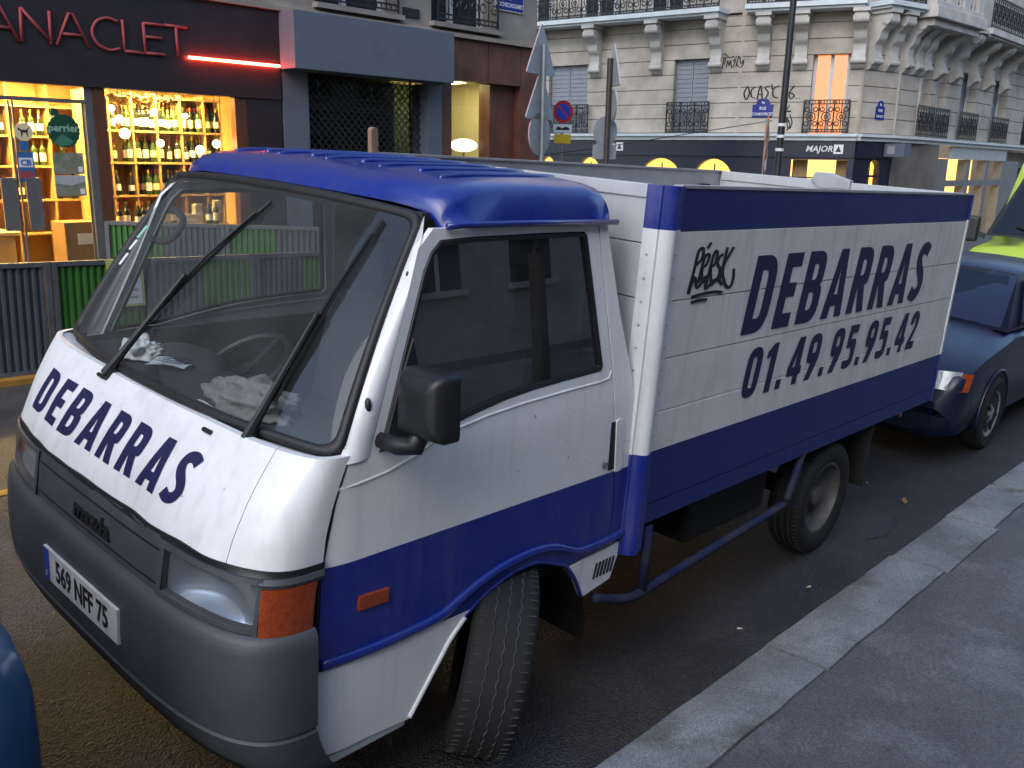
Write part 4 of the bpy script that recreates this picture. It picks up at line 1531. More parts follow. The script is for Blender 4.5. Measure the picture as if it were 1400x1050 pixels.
# door: frame, two leaves, pulls
bx('door_frame', 'steel_frame', 3.40, 3.49, 7.98, 8.08, .0, 2.578)
bx('door_frame', 'steel_frame', 1.35, 1.42, 7.98, 8.08, .0, 2.578)
bx('transom_bar', 'steel_frame', 1.42, 3.40, 7.985, 8.06, 2.40, 2.44)
bx('transom_glass', 'shop_glass', 1.42, 3.40, 8.02, 8.025, 2.44, 2.578)
for a, b, hx in ((1.43, 2.635, 2.53), (2.655, 3.395, 2.78)):
    dr = bx('glass_door', 'shop_glass', a, b, 8.025, 8.033, .05, 2.395)
    B(MB().box(a, a + .018, 8.02, 8.04, .05, 2.395), 'stile', 'steel_frame', dr)
    B(MB().box(b - .018, b, 8.02, 8.04, .05, 2.395), 'stile', 'steel_frame', dr)
    B(MB().box(hx - .075, hx + .075, 7.985, 8.012, 1.04, 1.60), 'door_pull', 'steel_frame', dr, bevel=.004)
for ch in [o for o in building.children if o.name.startswith('glass_door')]:
    for c in ch.children:
        pass
# display window
bx('window_post', 'brown_wood', 3.495, 3.62, 7.96, 8.08, .0, 2.578)
bx('window_post', 'brown_wood', 5.24, 5.40, 7.96, 8.08, .0, 2.578)
bx('stall_riser', 'red_board', 3.62, 5.24, 7.975, 8.06, -.15, .98)
bx('window_ledge', 'wood_shelf', 3.62, 5.24, 8.06, 8.50, .95, 1.0)
bx('display_window', 'shop_glass', 3.62, 5.24, 8.022, 8.028, .98, 2.578)
bx('dark_pier', 'fascia_black', 5.40, 5.90, 7.95, 8.09, -.2, 2.578)
# shelf unit with pigeonholes
shelf = thing('bottle_shelf', 'tall wooden pigeonhole shelf full of bottles behind the display window', 'shelf', T(4.65, 8.75, .02))
SI = Matrix.Translation((-4.65, -8.75, -.02))
ux = [3.66, 3.93, 4.22, 4.53, 4.85, 5.17, 5.40]
for x_ in ux:
    MB().box(x_ - .012, x_ + .012, 8.62, 8.92, .02, 2.60).build('upright', 'wood_shelf', shelf, M=SI)
SZ = [.60, .98, 1.36, 1.76, 2.14, 2.55]
for z_ in SZ:
    MB().box(3.64, 5.42, 8.615, 8.92, z_ - .012, z_ + .012).build('shelf_board', 'wood_shelf', shelf, M=SI)
MB().box(3.64, 5.42, 8.925, 8.94, .02, 2.60).build('back_panel', 'wood_shelf', shelf, M=SI)
sh2 = thing('wall_shelf', 'narrow wooden bottle shelf seen through the glass door', 'shelf', T(3.1, 9.35, .02))
SI2 = Matrix.Translation((-3.1, -9.35, -.02))
for x_ in (2.55, 3.0, 3.45, 3.9):
    MB().box(x_ - .012, x_ + .012, 9.2, 9.5, .02, 2.70).build('upright', 'wood_shelf', sh2, M=SI2)
for z_ in (.9, 1.3, 1.7, 2.05, 2.4):
    MB().box(2.53, 3.92, 9.195, 9.5, z_ - .012, z_ + .012).build('shelf_board', 'wood_shelf', sh2, M=SI2)
MB().box(2.53, 3.92, 9.505, 9.52, .02, 2.7).build('back_panel', 'wood_shelf', sh2, M=SI2)


def bottle_mesh(kind):
    mb = MB()
    n = 9
    if kind == 'bordeaux':
        body = [(.001, 0), (.037, .002), (.037, .05)]; lab = [(.0378, .05), (.0378, .15)]; up = [(.037, .15), (.037, .19), (.030, .212), (.0155, .228), (.0145, .255)]; cap = [(.0152, .255), (.0156, .30), (.014, .302), (.001, .302)]
    else:
        body = [(.001, 0), (.043, .002), (.044, .06)]; lab = [(.0448, .06), (.0440, .14)]; up = [(.043, .14), (.040, .17), (.028, .215), (.018, .25), (.016, .262)]; cap = [(.0168, .262), (.017, .305), (.015, .312), (.001, .312)]
    for i, pr in enumerate((body, lab, up, cap)):
        mb.cur = {0: 0, 1: 1, 2: 0, 3: 2}[i]
        mb.lathe(pr, n, cap=False)
    return mb


BM = []
for kind, g, l, c in (('bordeaux', 'bottle_dark', 'label_cream', 'capsule_red'), ('bordeaux', 'bottle_green', 'label_white', 'capsule_gold'), ('burgundy', 'bottle_dark', 'label_white', 'capsule_gold'), ('burgundy', 'bottle_green', 'label_cream', 'capsule_red'), ('bordeaux', 'bottle_dark', 'label_white', 'marker_black')):
    BM.append(bottle_mesh(kind).mesh('wine_bottle', [g, l, c], smooth=50))
ROWN = {2.14: ('top', 'wine bottle standing on the top row of the wooden display shelf'), 1.76: ('middle', 'wine bottle standing on the middle row of the wooden display shelf'), 1.36: ('lower', 'wine bottle standing on the lower row of the wooden display shelf')}
rb = random.Random(5)
ORD = ['first', 'second', 'third', 'fourth', 'fifth', 'sixth', 'seventh', 'eighth', 'ninth', 'tenth', 'eleventh', 'twelfth']
for z_, (rn, lab) in ROWN.items():
    for ci, (c0, c1) in enumerate(zip(ux, ux[1:])):
        k = rb.randrange(5)
        n = max(2, int((c1 - c0 - .03) / .088))
        for row_, yy in ((0, 8.665), (1, 8.76)):
            if row_ and rb.random() < .3:
                continue
            for i in range(n):
                if rb.random() < .06: continue
                o = put('wine_bottle', BM[k if rb.random() < .55 else rb.randrange(5)], None, T(c0 + .055 + i * (c1 - c0 - .11) / max(1, n - 1) + rb.uniform(-.006, .006), yy + rb.uniform(-.02, .02), z_ + .0125, rb.uniform(0, 6), rb.choice((.86, .95, 1, 1, 1.06))))
                tag(o, '%s bottle from left, %s line, %s pigeonhole from left, %s row of display shelf' % (ORD[i], ('front', 'back')[row_], ORD[ci], rn), 'bottle', 'wine bottles on the %s row of the display shelf' % rn)
for z_, rn in ((2.05, 'upper'), (1.7, 'middle'), (1.3, 'lower')):
    for i in range(12):
        if rb.random() < .2: continue
        o = put('wine_bottle', BM[rb.randrange(5)], None, T(2.62 + i * .098 + (.06 if i > 3 else 0) + (.04 if i > 7 else 0), 9.26, z_ + .0125, rb.uniform(0, 6)))
        tag(o, 'wine bottle in the %s place from left on the %s board behind the glass door' % (ORD[i], rn), 'bottle', 'wine bottles on the %s board behind the door' % rn)
# bottles and boxes on the window ledge
for i, (x_, y_, k) in enumerate(((3.78, 8.20, 0), (3.90, 8.28, 4), (4.0, 8.18, 2), (4.12, 8.3, 0), (4.22, 8.36, 4), (4.33, 8.22, 3), (4.42, 8.3, 0), (4.52, 8.35, 2), (4.93, 8.2, 2), (5.05, 8.25, 1))):
    o = put('wine_bottle', BM[k], None, T(x_, y_, 1.001, i))
    tag(o, 'wine bottle %s from left on the ledge just inside the display window' % ORD[i], 'bottle', 'wine bottles on the window ledge')
mat('gift_box', (.6, .5, .36), .7)
for i, (x_, y_, w_, h_, lab) in enumerate(((3.72, 8.36, .10, .30, 'tall pale gift carton on the window ledge beside the brown post'), (4.66, 8.28, .22, .14, 'wide pale gift carton lying on the window ledge'), (4.84, 8.34, .09, .26, 'upright pinkish bottle carton on the window ledge'), (5.13, 8.36, .08, .30, 'slim pale carton on the window ledge by the right post'))):
    o = thing('gift_carton', lab, 'carton', T(x_, y_, 1.001))
    MB().box(-w_ / 2, w_ / 2, -.05, .05, 0, h_).build('box', 'gift_box', o, bevel=.004)
    MB().box(-w_ / 2 - .002, w_ / 2 + .002, -.052, .052, h_ * .45, h_ * .6).build('band', 'label_white', o)
for i, (x_, y_, z_, s_, lab) in enumerate(((3.40, 8.48, .62, .47, 'brown cardboard carton on top of the stack inside the glass door'), (3.36, 8.5, .02, .58, 'larger brown cardboard carton at the bottom of the stack inside the door'))):
    o = thing('cardboard_box', lab, 'box', T(x_, y_, z_))
    MB().box(-s_ / 2, s_ / 2, -.2, .2, 0, s_ if i == 0 else .595).build('carton', 'cardboard', o, bevel=.006)
    MB().box(-.10, .07, -.204, -.2015, s_ * .45, s_ * .72).build('shipping_label', 'label_white', o)
    MB().box(-s_ / 2, s_ / 2, -.03, .03, (s_ if i == 0 else .595) + .001, (s_ if i == 0 else .595) + .004).build('tape', 'cardboard', o)
# counter deep in the shop
o = thing('shop_counter', 'pale counter standing inside the wine shop behind the glass doors', 'counter', T(2.3, 8.9, .02))
MB().box(-.7, .45, -.25, .25, 0, .92).build('body', 'wood_shelf', o, bevel=.01)
MB().box(-.75, .5, -.28, .28, .922, .96).build('top', 'cream_wall', o, bevel=.005)
# globes on cords
for i, (x_, z_, r_) in enumerate(((3.80, 2.38, .035), (3.88, 2.26, .045), (3.93, 2.10, .058), (4.30, 2.36, .035), (4.70, 2.33, .032), (4.36, 2.00, .042), (4.87, 1.93, .052), (5.10, 2.01, .048))):
    o = thing('globe_lamp', 'lit white globe lamp, %s along the string in the display window' % ['first', 'second', 'third', 'fourth', 'sixth', 'fifth', 'seventh', 'eighth'][i], 'lamp', T(x_, 8.22, z_), 'globe lamps in the display window')
    MB().sphere((0, 0, 0), r_, 14, 8).build('globe', 'warm_globe', o, smooth='all')
    MB().tube([(0, 0, r_ * .9), (0, 0, 2.75 - z_)], .004, 5).build('cord', 'iron', o)
# ceiling lights of the wine shop
for i, (x_, y_) in enumerate(((1.9, 8.75), (3.1, 8.75), (4.4, 8.42), (2.4, 9.6), (4.2, 9.6))):
    o = thing('ceiling_light', 'flat warm ceiling light of the wine shop, ' + ['left above the glass door', 'right above the glass door', 'above the display window', 'deep in the shop behind the door', 'deep in the shop behind the shelf'][i], 'lamp', T(x_, y_, 2.70), 'ceiling lights of the wine shop')
    MB().box(-.40, .40, -.10, .10, 0, .045).build('housing', 'white_frame', o)
    MB().box(-.37, .37, -.08, .08, -.012, -.001).build('diffuser', 'warm_panel', o)
# hanging foliage garland
mat('dry_leaf', (.22, .13, .03), .8, n=9, amt=.4)
mb = MB()
for i in range(260):
    x_ = rb.uniform(3.66, 4.6); z_ = 2.56 - abs(rb.gauss(0, .06)); y_ = rb.uniform(8.15, 8.35)
    a = rb.uniform(0, 6); l_ = rb.uniform(.03, .06)
    mb.add([(x_, y_, z_), (x_ + l_ * cos(a), y_ + .01, z_ + l_ * sin(a)), (x_ + l_ * .5 * cos(a + 1), y_ - .02, z_ + l_ * .5 * sin(a + 1))], [(0, 1, 2)])
tag(mb.build('dried_garland', 'dry_leaf'), 'garland of dried leaves along the top of the display window', 'garland')
# posters and stickers on the glass door
o = thing('bottle_cap_poster', 'round dark green bottle cap shaped poster on the glass door', 'poster', T(3.16, 8.021, 2.10))
mb = MB()
cap = [((.17 + (.012 if k % 2 else 0)) * cos(2 * pi * k / 40), (.17 + (.012 if k % 2 else 0)) * sin(2 * pi * k / 40)) for k in range(40)]
mb.prism(cap, lambda a, b, d: (a, d, b), 0, -.006); mb.build('disc', 'cap_green', o)
mat('cap_pale', (.25, .42, .30), .5)
mat('cap_mid', (.06, .20, .12), .4)
MB().prism([(-.12, -.13), (-.02, -.03), (.10, -.11), (.05, -.15), (-.05, -.16)], lambda a, b, d: (a, d, b), -.0065, -.008).build('leaf_mark', 'cap_mid', o)
text('lettering', 'perrier', .115, 'cap_pale', face_matrix((0, -.0085, .03), (1, 0, 0), (0, 0, 1)), o, bold=.004, depth=.001)
MB().prism([(-.05, .16), (.05, .16), (.03, .24), (-.03, .24)], lambda a, b, d: (a - .08, d, b), 0, -.005).build('neck', 'cap_green', o)
for z0_, z1_, lab in ((1.64, 1.87, 'upper landscape photo poster hanging inside the glass door'), (1.40, 1.625, 'lower landscape photo poster hanging inside the glass door')):
    o = thing('photo_poster', lab, 'poster', T(3.18, 8.019, z0_))
    h_ = z1_ - z0_
    MB().box(-.165, .165, -.003, 0, 0, h_).build('print', 'photo_field', o)
    if z0_ < 1.5: MB().prism([(-.165, h_ * .62), (0, h_ * .5), (.165, h_ * .7), (.165, h_), (-.165, h_)], lambda a, b, d: (a, d, b), -.0035, -.005).build('sky_area', 'photo_sky', o)
    MB().box(.10, .15, -.0052, -.004, h_ * .08, h_ * .35).build('label_box', 'label_white', o)
o = thing('no_dogs_sticker', 'round white sticker with a black dog on the glass door', 'sticker', T(2.745, 8.020, 2.08))
MB().lathe([(.095, -.003), (.095, 0)], 28, (0, 0, 0), 'y').build('disc', 'label_cream', o)
dog = [(-.055, .03), (-.045, .04), (-.035, .03), (-.02, .018), (.025, .018), (.05, .045), (.055, .04), (.04, .012), (.04, -.05), (.032, -.05), (.025, -.01), (-.012, -.008), (-.02, -.05), (-.028, -.05), (-.028, -.0), (-.04, .012), (-.058, .018)]
MB().prism(dog, lambda a, b, d: (a, d, b), -.0035, -.005).build('dog_figure', 'marker_black', o)
o = thing('card_sticker', 'blue and white payment card sticker under the dog sticker on the door', 'sticker', T(2.735, 8.020, 1.72))
MB().box(-.085, .085, -.003, 0, -.16, .15).build('card', 'sticker_blue', o)
MB().box(-.07, .07, -.0045, -.0035, -.01, .09).build('panel', 'enamel_white', o)
text('lettering', 'CB', .085, 'eu_blue', face_matrix((0, -.0052, .035), (1, 0, 0), (0, 0, 1)), o, bold=.003, depth=.0005)
MB().box(-.07, .07, -.0045, -.0035, -.13, -.05).build('panel', 'letter_red', o)
MB().box(-.045, .045, -.003, 0, .16, .26).build('small_card', 'sticker_blue', o)

# grey shop with rolling grille
bx('pilaster', 'grey_paint', 5.93, 6.32, 7.94, 8.3, -.25, 2.955)
bx('pilaster', 'grey_paint', 8.43, 8.715, 7.94, 8.3, -.3, 2.955)
bx('sign_box', 'grey_paint', 5.905, 8.65, 7.60, 8.04, 2.957, 3.655, bevel=.006)
gr = MB()
xa, xb, za, zb_ = 6.32, 8.43, -.2, 2.955
st_ = .115
k = xa - (zb_ - za)
while k < xb:
    # rising and falling diagonals clipped to the opening
    for sg in (1, -1):
        t0 = max(0, xa - k); t1 = min(zb_ - za, xb - k)
        if t1 > t0:
            z0_, z1_ = (za + t0, za + t1) if sg > 0 else (zb_ - t0, zb_ - t1)
            gr.bar((k + t0, 8.12 + .006 * sg, z0_), (k + t1, 8.12 + .006 * sg, z1_), .016, .006, (0, 1, 0))
    k += st_
mat('grille_metal', (.05, .048, .048), .5, .4, n=6, amt=.3)
g_ = B(gr, 'rolling_grille', 'grille_metal', building); g_['kind'] = 'stuff'
bx('shop_window', 'car_glass', 6.32, 8.43, 8.3, 8.31, -.2, 2.95)
bx('shop_interior_wall', 'dark_room', 6.02, 8.74, 9.12, 9.18, -.3, 3.0)
o = thing('white_display', 'pale display board standing behind the rolling grille', 'display', T(7.05, 8.6, .0))
MB().box(-.42, .30, -.03, .03, 1.55, 1.98).build('board', 'enamel_white', o)
MB().box(-.38, -.34, -.02, .02, -.2, 1.55).build('leg', 'steel_frame', o)
MB().box(.22, .26, -.02, .02, -.2, 1.55).build('leg', 'steel_frame', o)

# brown marble shop
for i, (a, b) in enumerate(((8.72, 9.70), (9.715, 10.46), (10.475, 10.95))):
    bx('marble_panel', 'marble_brown', a, b, 7.95, 8.2, 3.05 if i < 2 else -.4, 3.655)
bx('marble_panel', 'marble_brown', 8.72, 8.93, 7.96, 8.3, -.4, 3.045)
bx('marble_panel', 'marble_brown', 9.90, 10.47, 8.10, 8.35, -.4, 3.045)
bx('shop_window', 'shop_glass', 8.93, 9.90, 8.2, 8.206, .4, 3.04)
bx('stall_riser', 'marble_brown', 8.93, 9.90, 8.12, 8.26, -.4, .40)
mat('pale_room', (.62, .60, .42), .8, n=2, amt=.15)
bx('interior_back', 'pale_room', 8.76, 10.48, 9.6, 9.7, -.3, 3.3)
bx('interior_side', 'pale_room', 10.40, 10.48, 8.36, 9.6, -.3, 3.3)
bx('interior_ceiling', 'pale_room', 8.76, 10.48, 8.3, 9.7, 3.12, 3.2)
bx('interior_floor', 'shop_floor', 8.76, 10.48, 8.3, 9.7, -.35, -.3)
glow('shop_panel', (1.0, .80, .34), 14.0)
o = thing('ceiling_light', 'bright ceiling light inside the brown marble shop', 'lamp', T(9.5, 8.8, 3.10))
MB().box(-.4, .4, -.2, .2, -.0, .02).build('housing', 'white_frame', o); MB().box(-.37, .37, -.17, .17, -.012, -.002).build('diffuser', 'shop_panel', o)
mat('yellow_frame', (.70, .60, .22), .5)
o = thing('interior_door_frame', 'pale yellow door frame inside the brown marble shop', 'door frame', T(9.45, 8.9, -.3))
MB().box(.10, .16, -.03, .03, 0, 3.35).build('jamb', 'yellow_frame', o); MB().box(-.55, -.49, -.03, .03, 0, 3.35).build('jamb', 'yellow_frame', o)
MB().box(-.49, .10, -.03, .03, 2.9, 2.97).build('head', 'yellow_frame', o)
o = thing('round_lampshade', 'pale curved counter lamp glowing inside the brown shop', 'lamp', T(9.85, 8.65, 1.9))
glow('shade_glow', (1.0, .86, .5), 1.8)
MB().sphere((0, 0, .2), .24, 16, 8, 1.2, .6, .45).build('shade', 'shade_glow', o, smooth='all')
MB().tube([(0, 0, .2), (0, 0, -2.2)], .02, 8).build('stand', 'steel_frame', o)
# street name plate high on the building corner
o = thing('street_plate', 'blue enamel street plate reading RUE DE ROCHECHOUART above the brown shop', 'street sign', T(10.25, 8.035, 4.40))
MB().box(-.33, .33, -.012, 0, -.22, .22).build('plate', 'enamel_white', o)
MB().box(-.315, .315, -.018, -.0125, -.205, .205).build('field', 'enamel_blue', o)
for z_, t_, s_ in ((.09, 'RUE', .10), (-.02, 'DE', .08), (-.13, 'ROCHECHOUART', .092)):
    text('lettering', t_, s_, 'enamel_white', face_matrix((0, -.0195, z_), (1, 0, 0), (0, 0, 1)), o, bold=.0015, depth=.001, xs=.82)

# ------------------------------------------------------------------ corner building across the side street
mat('limestone', (.54, .485, .405), .85, n=1.1, col2=(.35, .305, .245), bump=.005, bscale=12)
mat('limestone_pale', (.56, .53, .48), .8, n=1.6, amt=.32, bump=.004, bscale=14)
mat('joint_stone', (.22, .19, .155), .9)
mat('shutter', (.27, .29, .32), .6, n=5, amt=.15)
mat('navy_wood', (.010, .014, .035), .4, n=5, amt=.3)
mat('ledge_paint', (.62, .66, .66), .6, n=3, amt=.15)
glow('orange_curtain', (1.0, .30, .09), .62)
glow('arch_light', (1.0, .55, .12), .8)
glow('window_light', (1.0, .60, .17), .9)
mat('plaque_grey', (.10, .12, .16), .4)
PL = [Vector(p) for p in ((22.95, 19.5), (24.05, 11.7), (25.15, 8.53), (26.75, 8.13), (28.2, 8.05), (40.0, 8.2))]
hb = thing('corner_building', 'cream stone corner building with iron balconies above a navy shopfront', 'building', T(25, 9, -1))
HI = Matrix.Translation((-25, -9, 1))


class Face:
    def __init__(s, i):
        s.a, s.b = PL[i], PL[i + 1]
        s.L = (s.b - s.a).length
        s.d = (s.b - s.a) / s.L
        s.n = Vector((s.d.y, -s.d.x)) if i >= 0 else None
        # outwards: towards the street / the camera
        if s.n.dot(Vector((-1, -3)) - s.a) < 0:
            s.n = -s.n

    def p(s, u, out, z):
        q = s.a + s.d * u + s.n * out
        return (q.x, q.y, z)

    def box(s, mb, u0, u1, o0, o1, z0, z1):
        P = [s.p(u0, o0, z0), s.p(u1, o0, z0), s.p(u1, o1, z0), s.p(u0, o1, z0), s.p(u0, o0, z1), s.p(u1, o0, z1), s.p(u1, o1, z1), s.p(u0, o1, z1)]
        return mb.add(P, [(0, 3, 2, 1), (4, 5, 6, 7), (0, 1, 5, 4), (1, 2, 6, 5), (2, 3, 7, 6), (3, 0, 4, 7)])


FC = [Face(i) for i in range(5)]


def hbox(name, m, f, u0, u1, o0, o1, z0, z1, parent=None, **k):
    mb = MB(); f.box(mb, u0, u1, o0, o1, z0, z1)
    return mb.build(name, m, parent or hb, M=HI if parent is None else None, **k)


# windows of the first floor: face, u0, u1, kind
WINS = [(0, 1.12, 2.62, 'shut'), (0, 5.70, 6.85, 'shut'), (1, 2.0, 3.0, 'lit'), (4, -.02, 1.1, 'dim'), (4, 1.55, 2.5, 'dim'), (4, 3.9, 5.5, 'dim'), (4, 7.5, 9.2, 'dim')]
LEDGE, SLAB = 2.71, 6.06
CR = [2.78 + .43 * k for k in range(9)]
CR[-1] = 6.06
# dark recess plane behind the courses (mortar joints) and the stone courses in front
for i, f in enumerate(FC):
    e0 = -.0; e1 = f.L
    hs = sorted((u0, u1) for (k, u0, u1, _) in WINS if k == i)
    cur = e0
    segs = []
    for (u0, u1) in hs:
        if u0 > cur: segs.append((cur, u0))
        cur = u1
    segs.append((cur, e1))
    for a, b in zip(CR, CR[1:]):
        use = segs if a < 4.9 else [(e0, e1)]
        for (u0, u1) in use:
            hbox('stone_course', 'limestone', f, u0 + .001, u1 - .001, -.45, .0, a + .013, b - .013)
    for (u0, u1) in segs:
        hbox('wall_core', 'joint_stone', f, u0 + .012, u1 - .012, -.5, -.022, 2.7, 6.1)
    hbox('wall_core', 'joint_stone', f, e0, e1, -.5, -.03, 5.10, 6.06)
    # upper storeys
    hbox('upper_wall', 'limestone', f, e0, e1, -.6, -.02, SLAB + .1, 17)
    # ledge over the shopfront
    mb = MB(); f.box(mb, e0 - .05, e1 + .05, -.1, .26, LEDGE - .03, LEDGE + .05); f.box(mb, e0 - .03, e1 + .03, -.1, .18, LEDGE - .14, LEDGE - .034)
    mb.build('ledge', 'ledge_paint', hb, M=HI)
# corner cylinder infill so the faces meet without gaps
for q in PL[1:5]:
    MB().lathe([(.10, 2.7), (.10, 17)], 10, (q.x + .09, q.y + .06, 0), 'z').build('wall_quoin', 'limestone', hb, M=HI)
# windows
for (i, u0, u1, kind) in WINS:
    f = FC[i]
    zt_ = 5.10
    w = hbox('window', {'shut': 'dark_room', 'lit': 'orange_curtain', 'dim': 'dark_room'}[kind], f, u0, u1, -.40, -.37, 2.75, zt_)
    lw = lambda n_, m_, a_, b_, c_, d_, e_, g_: (lambda mb: mb.build(n_, m_, w))(f.box(MB(), a_, b_, c_, d_, e_, g_))
    if kind == 'shut':
        um = (u0 + u1) / 2
        for a_, b_ in ((u0 + .02, um - .01), (um + .01, u1 - .02)):
            lw('shutter_leaf', 'shutter', a_, b_, -.20, -.16, 2.78, zt_ - .03)
            for k in range(16):
                z_ = 2.9 + k * .135
                lw('louvre', 'shutter', a_ + .05, b_ - .05, -.158, -.145, z_, z_ + .06)
    else:
        for k in range(3):
            u = lerp(u0 + .04, u1 - .04, k / 2)
            lw('window_frame', 'white_frame', u - .045, u + .045, -.33, -.26, 2.8, zt_)
        lw('window_frame', 'white_frame', u0, u1, -.34, -.27, zt_ - .1, zt_)
        if kind == 'dim':
            lw('curtain', 'shutter', u0 + .1, u1 - .1, -.365, -.35, 2.8, zt_ - .1)
        else:
            lw('window_pane', 'shop_glass', u0 + .04, u1 - .04, -.30, -.295, 2.8, zt_ - .1)
    # iron guard in front of the window
    g0, g1 = (u0 - .12, u1 + .12) if i < 2 else (u0 - .15, u1 + .15)
    a = f.p(g0, .12, 0); b = f.p(g1, .12, 0)
    railing(MB(), a, b, 2.78, 3.68, .03).build('window_guard', 'iron', w)
# scroll brackets under the balconies
prof = rpoly([(0, 5.95), (.62, 5.95, .05), (.64, 5.78, .10), (.50, 5.62, .12), (.34, 5.50, .06), (.30, 5.30, .06), (.17, 5.16, .05), (.16, 4.98, .04), (.22, 4.78, .06), (.14, 4.60, .05), (.06, 4.52, .03), (0, 4.50)], 4)


def bracket(i, u, w_=.36, sc=1.0, out=0.0):
    f = FC[i]
    mb = MB()
    mb.prism(prof, lambda a, b, d: f.p(u + d, out + a * sc, 5.95 - (5.95 - b) * 1.0), -w_ / 2, w_ / 2)
    br = mb.build('scroll_bracket', 'limestone_pale', hb, smooth=40, M=HI)
    for (oo, zz_, r) in ((.50, 5.78, .13), (.17, 4.72, .08)):
        mb = MB()
        for d in (-w_ / 2 - .03, w_ / 2 + .03):
            pass
        P = [f.p(u - w_ / 2 - .035, out + oo * sc, zz_), f.p(u + w_ / 2 + .035, out + oo * sc, zz_)]
        mb.tube(P, r, 12)
        mb.build('volute', 'limestone_pale', br, smooth=40)
    f.box(MB(), 0, 0, 0, 0, 0, 0)
    c = MB(); f.box(c, u - w_ / 2 - .05, u + w_ / 2 + .05, out - .02, out + .68 * sc, 5.951, 6.05); c.build('abacus', 'limestone_pale', br)


for i, u in ((0, 2.95), (0, 5.15), (0, 7.1), (0, .4), (1, .62), (1, 1.66), (1, 3.22), (2, .35), (2, 1.1), (3, .25), (3, .95), (3, 1.55)):
    bracket(i, u, .34)
for u in (1.3, 2.8, 4.6, 6.3, 8.2):
    bracket(4, u, .40, 1.3)
# balcony slabs with iron railings
def slab(i, u0, u1, out, z0=SLAB, z1=SLAB + .2):
    f = FC[i]
    mb = MB(); f.box(mb, u0, u1, -.05, out, z0 + .07, z1); f.box(mb, u0 + .06, u1 - .06, -.05, out - .08, z0, z0 + .069)
    s_ = mb.build('balcony_slab', 'ledge_paint' if i < 4 else 'limestone_pale', hb, M=HI)
    return s_


for i, u0, u1, out in ((0, -.6, 7.35, .72), (1, .1, 3.35, .74), (2, .0, 1.62, .74)):
    s_ = slab(i, u0, u1, out)
    f = FC[i]
    railing(MB(), f.p(u0 + .05, out - .08, 0), f.p(u1 - .05, out - .08, 0), SLAB + .2, SLAB + 1.15, .034).build('balcony_railing', 'iron', s_)
    # tall windows behind
    for u in [u0 + 1.2 + 2.4 * k for k in range(int((u1 - u0) / 2.4) + 1)]:
        if u + .5 < u1:
            hbox('french_window', 'dark_room', f, u - .55, u + .55, -.02, .02, SLAB + .21, 8.9)
            mb = MB(); f.box(mb, u - .6, u - .5, .0, .05, SLAB + .21, 8.9); f.box(mb, u + .5, u + .6, .0, .05, SLAB + .21, 8.9); f.box(mb, u - .05, u + .05, .0, .05, SLAB + .21, 8.9)
            mb.build('window_frame', 'white_frame', hb, M=HI)
f = FC[4]
s_ = slab(4, 3.0, 11.5, 1.0, 5.9, 6.15)
railing(MB(), f.p(3.05, .92, 0), f.p(11.4, .92, 0), 6.15, 7.1, .034).build('balcony_railing', 'iron', s_)
# oriel with balustrade panel at the rounded corner
f = FC[3]
mb = MB(); f.box(mb, -.1, 3.6, .0, .95, 5.95, 6.25); f.box(mb, .1, 3.4, .0, .80, 5.75, 5.94)
f.box(mb, .0, 3.5, .0, .85, 6.251, 6.42)
f.box(mb, .0, 3.5, .0, .85, 7.15, 7.4)
orl = mb.build('oriel', 'limestone_pale', hb, M=HI, bevel=.02)
for u in (.2, 1.2, 2.2, 3.3):
    hbox('oriel_pier', 'limestone_pale', f, u - .2, u + .2, .05, .82, 6.42, 7.15)
for k in range(12):
    u = .5 + k * .24
    c = f.p(u, .70, 6.42)
    MB().lathe([(.05, 0), (.05, .05), (.035, .1), (.07, .25), (.035, .5), (.05, .68), (.05, .73)], 8, c, 'z').build('baluster', 'limestone_pale', hb, M=HI, smooth=50)
hbox('oriel_window', 'dark_room', f, .4, 3.1, -.02, .02, 7.4, 9.5)

# navy shopfront with arched lit windows
for i, f in enumerate(FC[:3]):
    hbox('shop_fascia', 'navy_wood', f, -.02, f.L + .02, -.2, .12, 2.10, LEDGE - .142)


def arch_outline(u0, u1, zb0, zsp, ztop, n=12):
    c = (u0 + u1) / 2; r = (u1 - u0) / 2
    return [(u0, zb0)] + [(c - r * cos(pi * k / n), zsp + (ztop - zsp) * sin(pi * k / n)) for k in range(n + 1)] + [(u1, zb0)]


for i, wins in ((0, [(.80, 1.55), (2.35, 3.30), (4.70, 6.15), (6.55, 8.0 - .15)]), (2, [(.62, 1.15)])):
    f = FC[i]
    holes = [arch_outline(a, b, -.6, (1.35 if i == 0 else 1.75), 2.02 if i == 0 else 2.06) for a, b in wins]
    mb = MB(); mb.prism([(-.02, -1.4), (f.L + .02, -1.4), (f.L + .02, 2.098), (-.02, 2.098)], lambda a, b, d: f.p(a, d, b), -.15, .06, holes)
    mb.build('shopfront', 'navy_wood', hb, M=HI)
    for (a, b), h in zip(wins, holes):
        mb = MB(); mb.sheet(inset(h, .0), lambda u, z: f.p(u, -.14, z)); wz = mb.build('arched_window', 'arch_light', hb, M=HI)
        c = (a + b) / 2
        mb = MB(); f.box(mb, c - .02, c + .02, -.13, -.09, -.6, 1.98); mb.build('glazing_bar', 'navy_wood', wz)
        mb = MB(); f.box(mb, a + .0, b - .0, -.13, -.09, 1.56, 1.62); mb.build('glazing_bar', 'navy_wood', wz)
        # scalloped dome blind inside the arch head
        dm = MB()
        pts = arch_outline(a + .03, b - .03, 1.45 if i == 0 else 1.8, 1.45 if i == 0 else 1.8, 1.99)
        dm.sheet(pts, lambda u, z: f.p(u, -.12 + .05 * cos(pi * (u - c) / (b - a)), z))
        mat('blind_yellow', (.75, .50, .10), .8)
        dm.build('dome_blind', 'arch_light', wz)
f = FC[1]
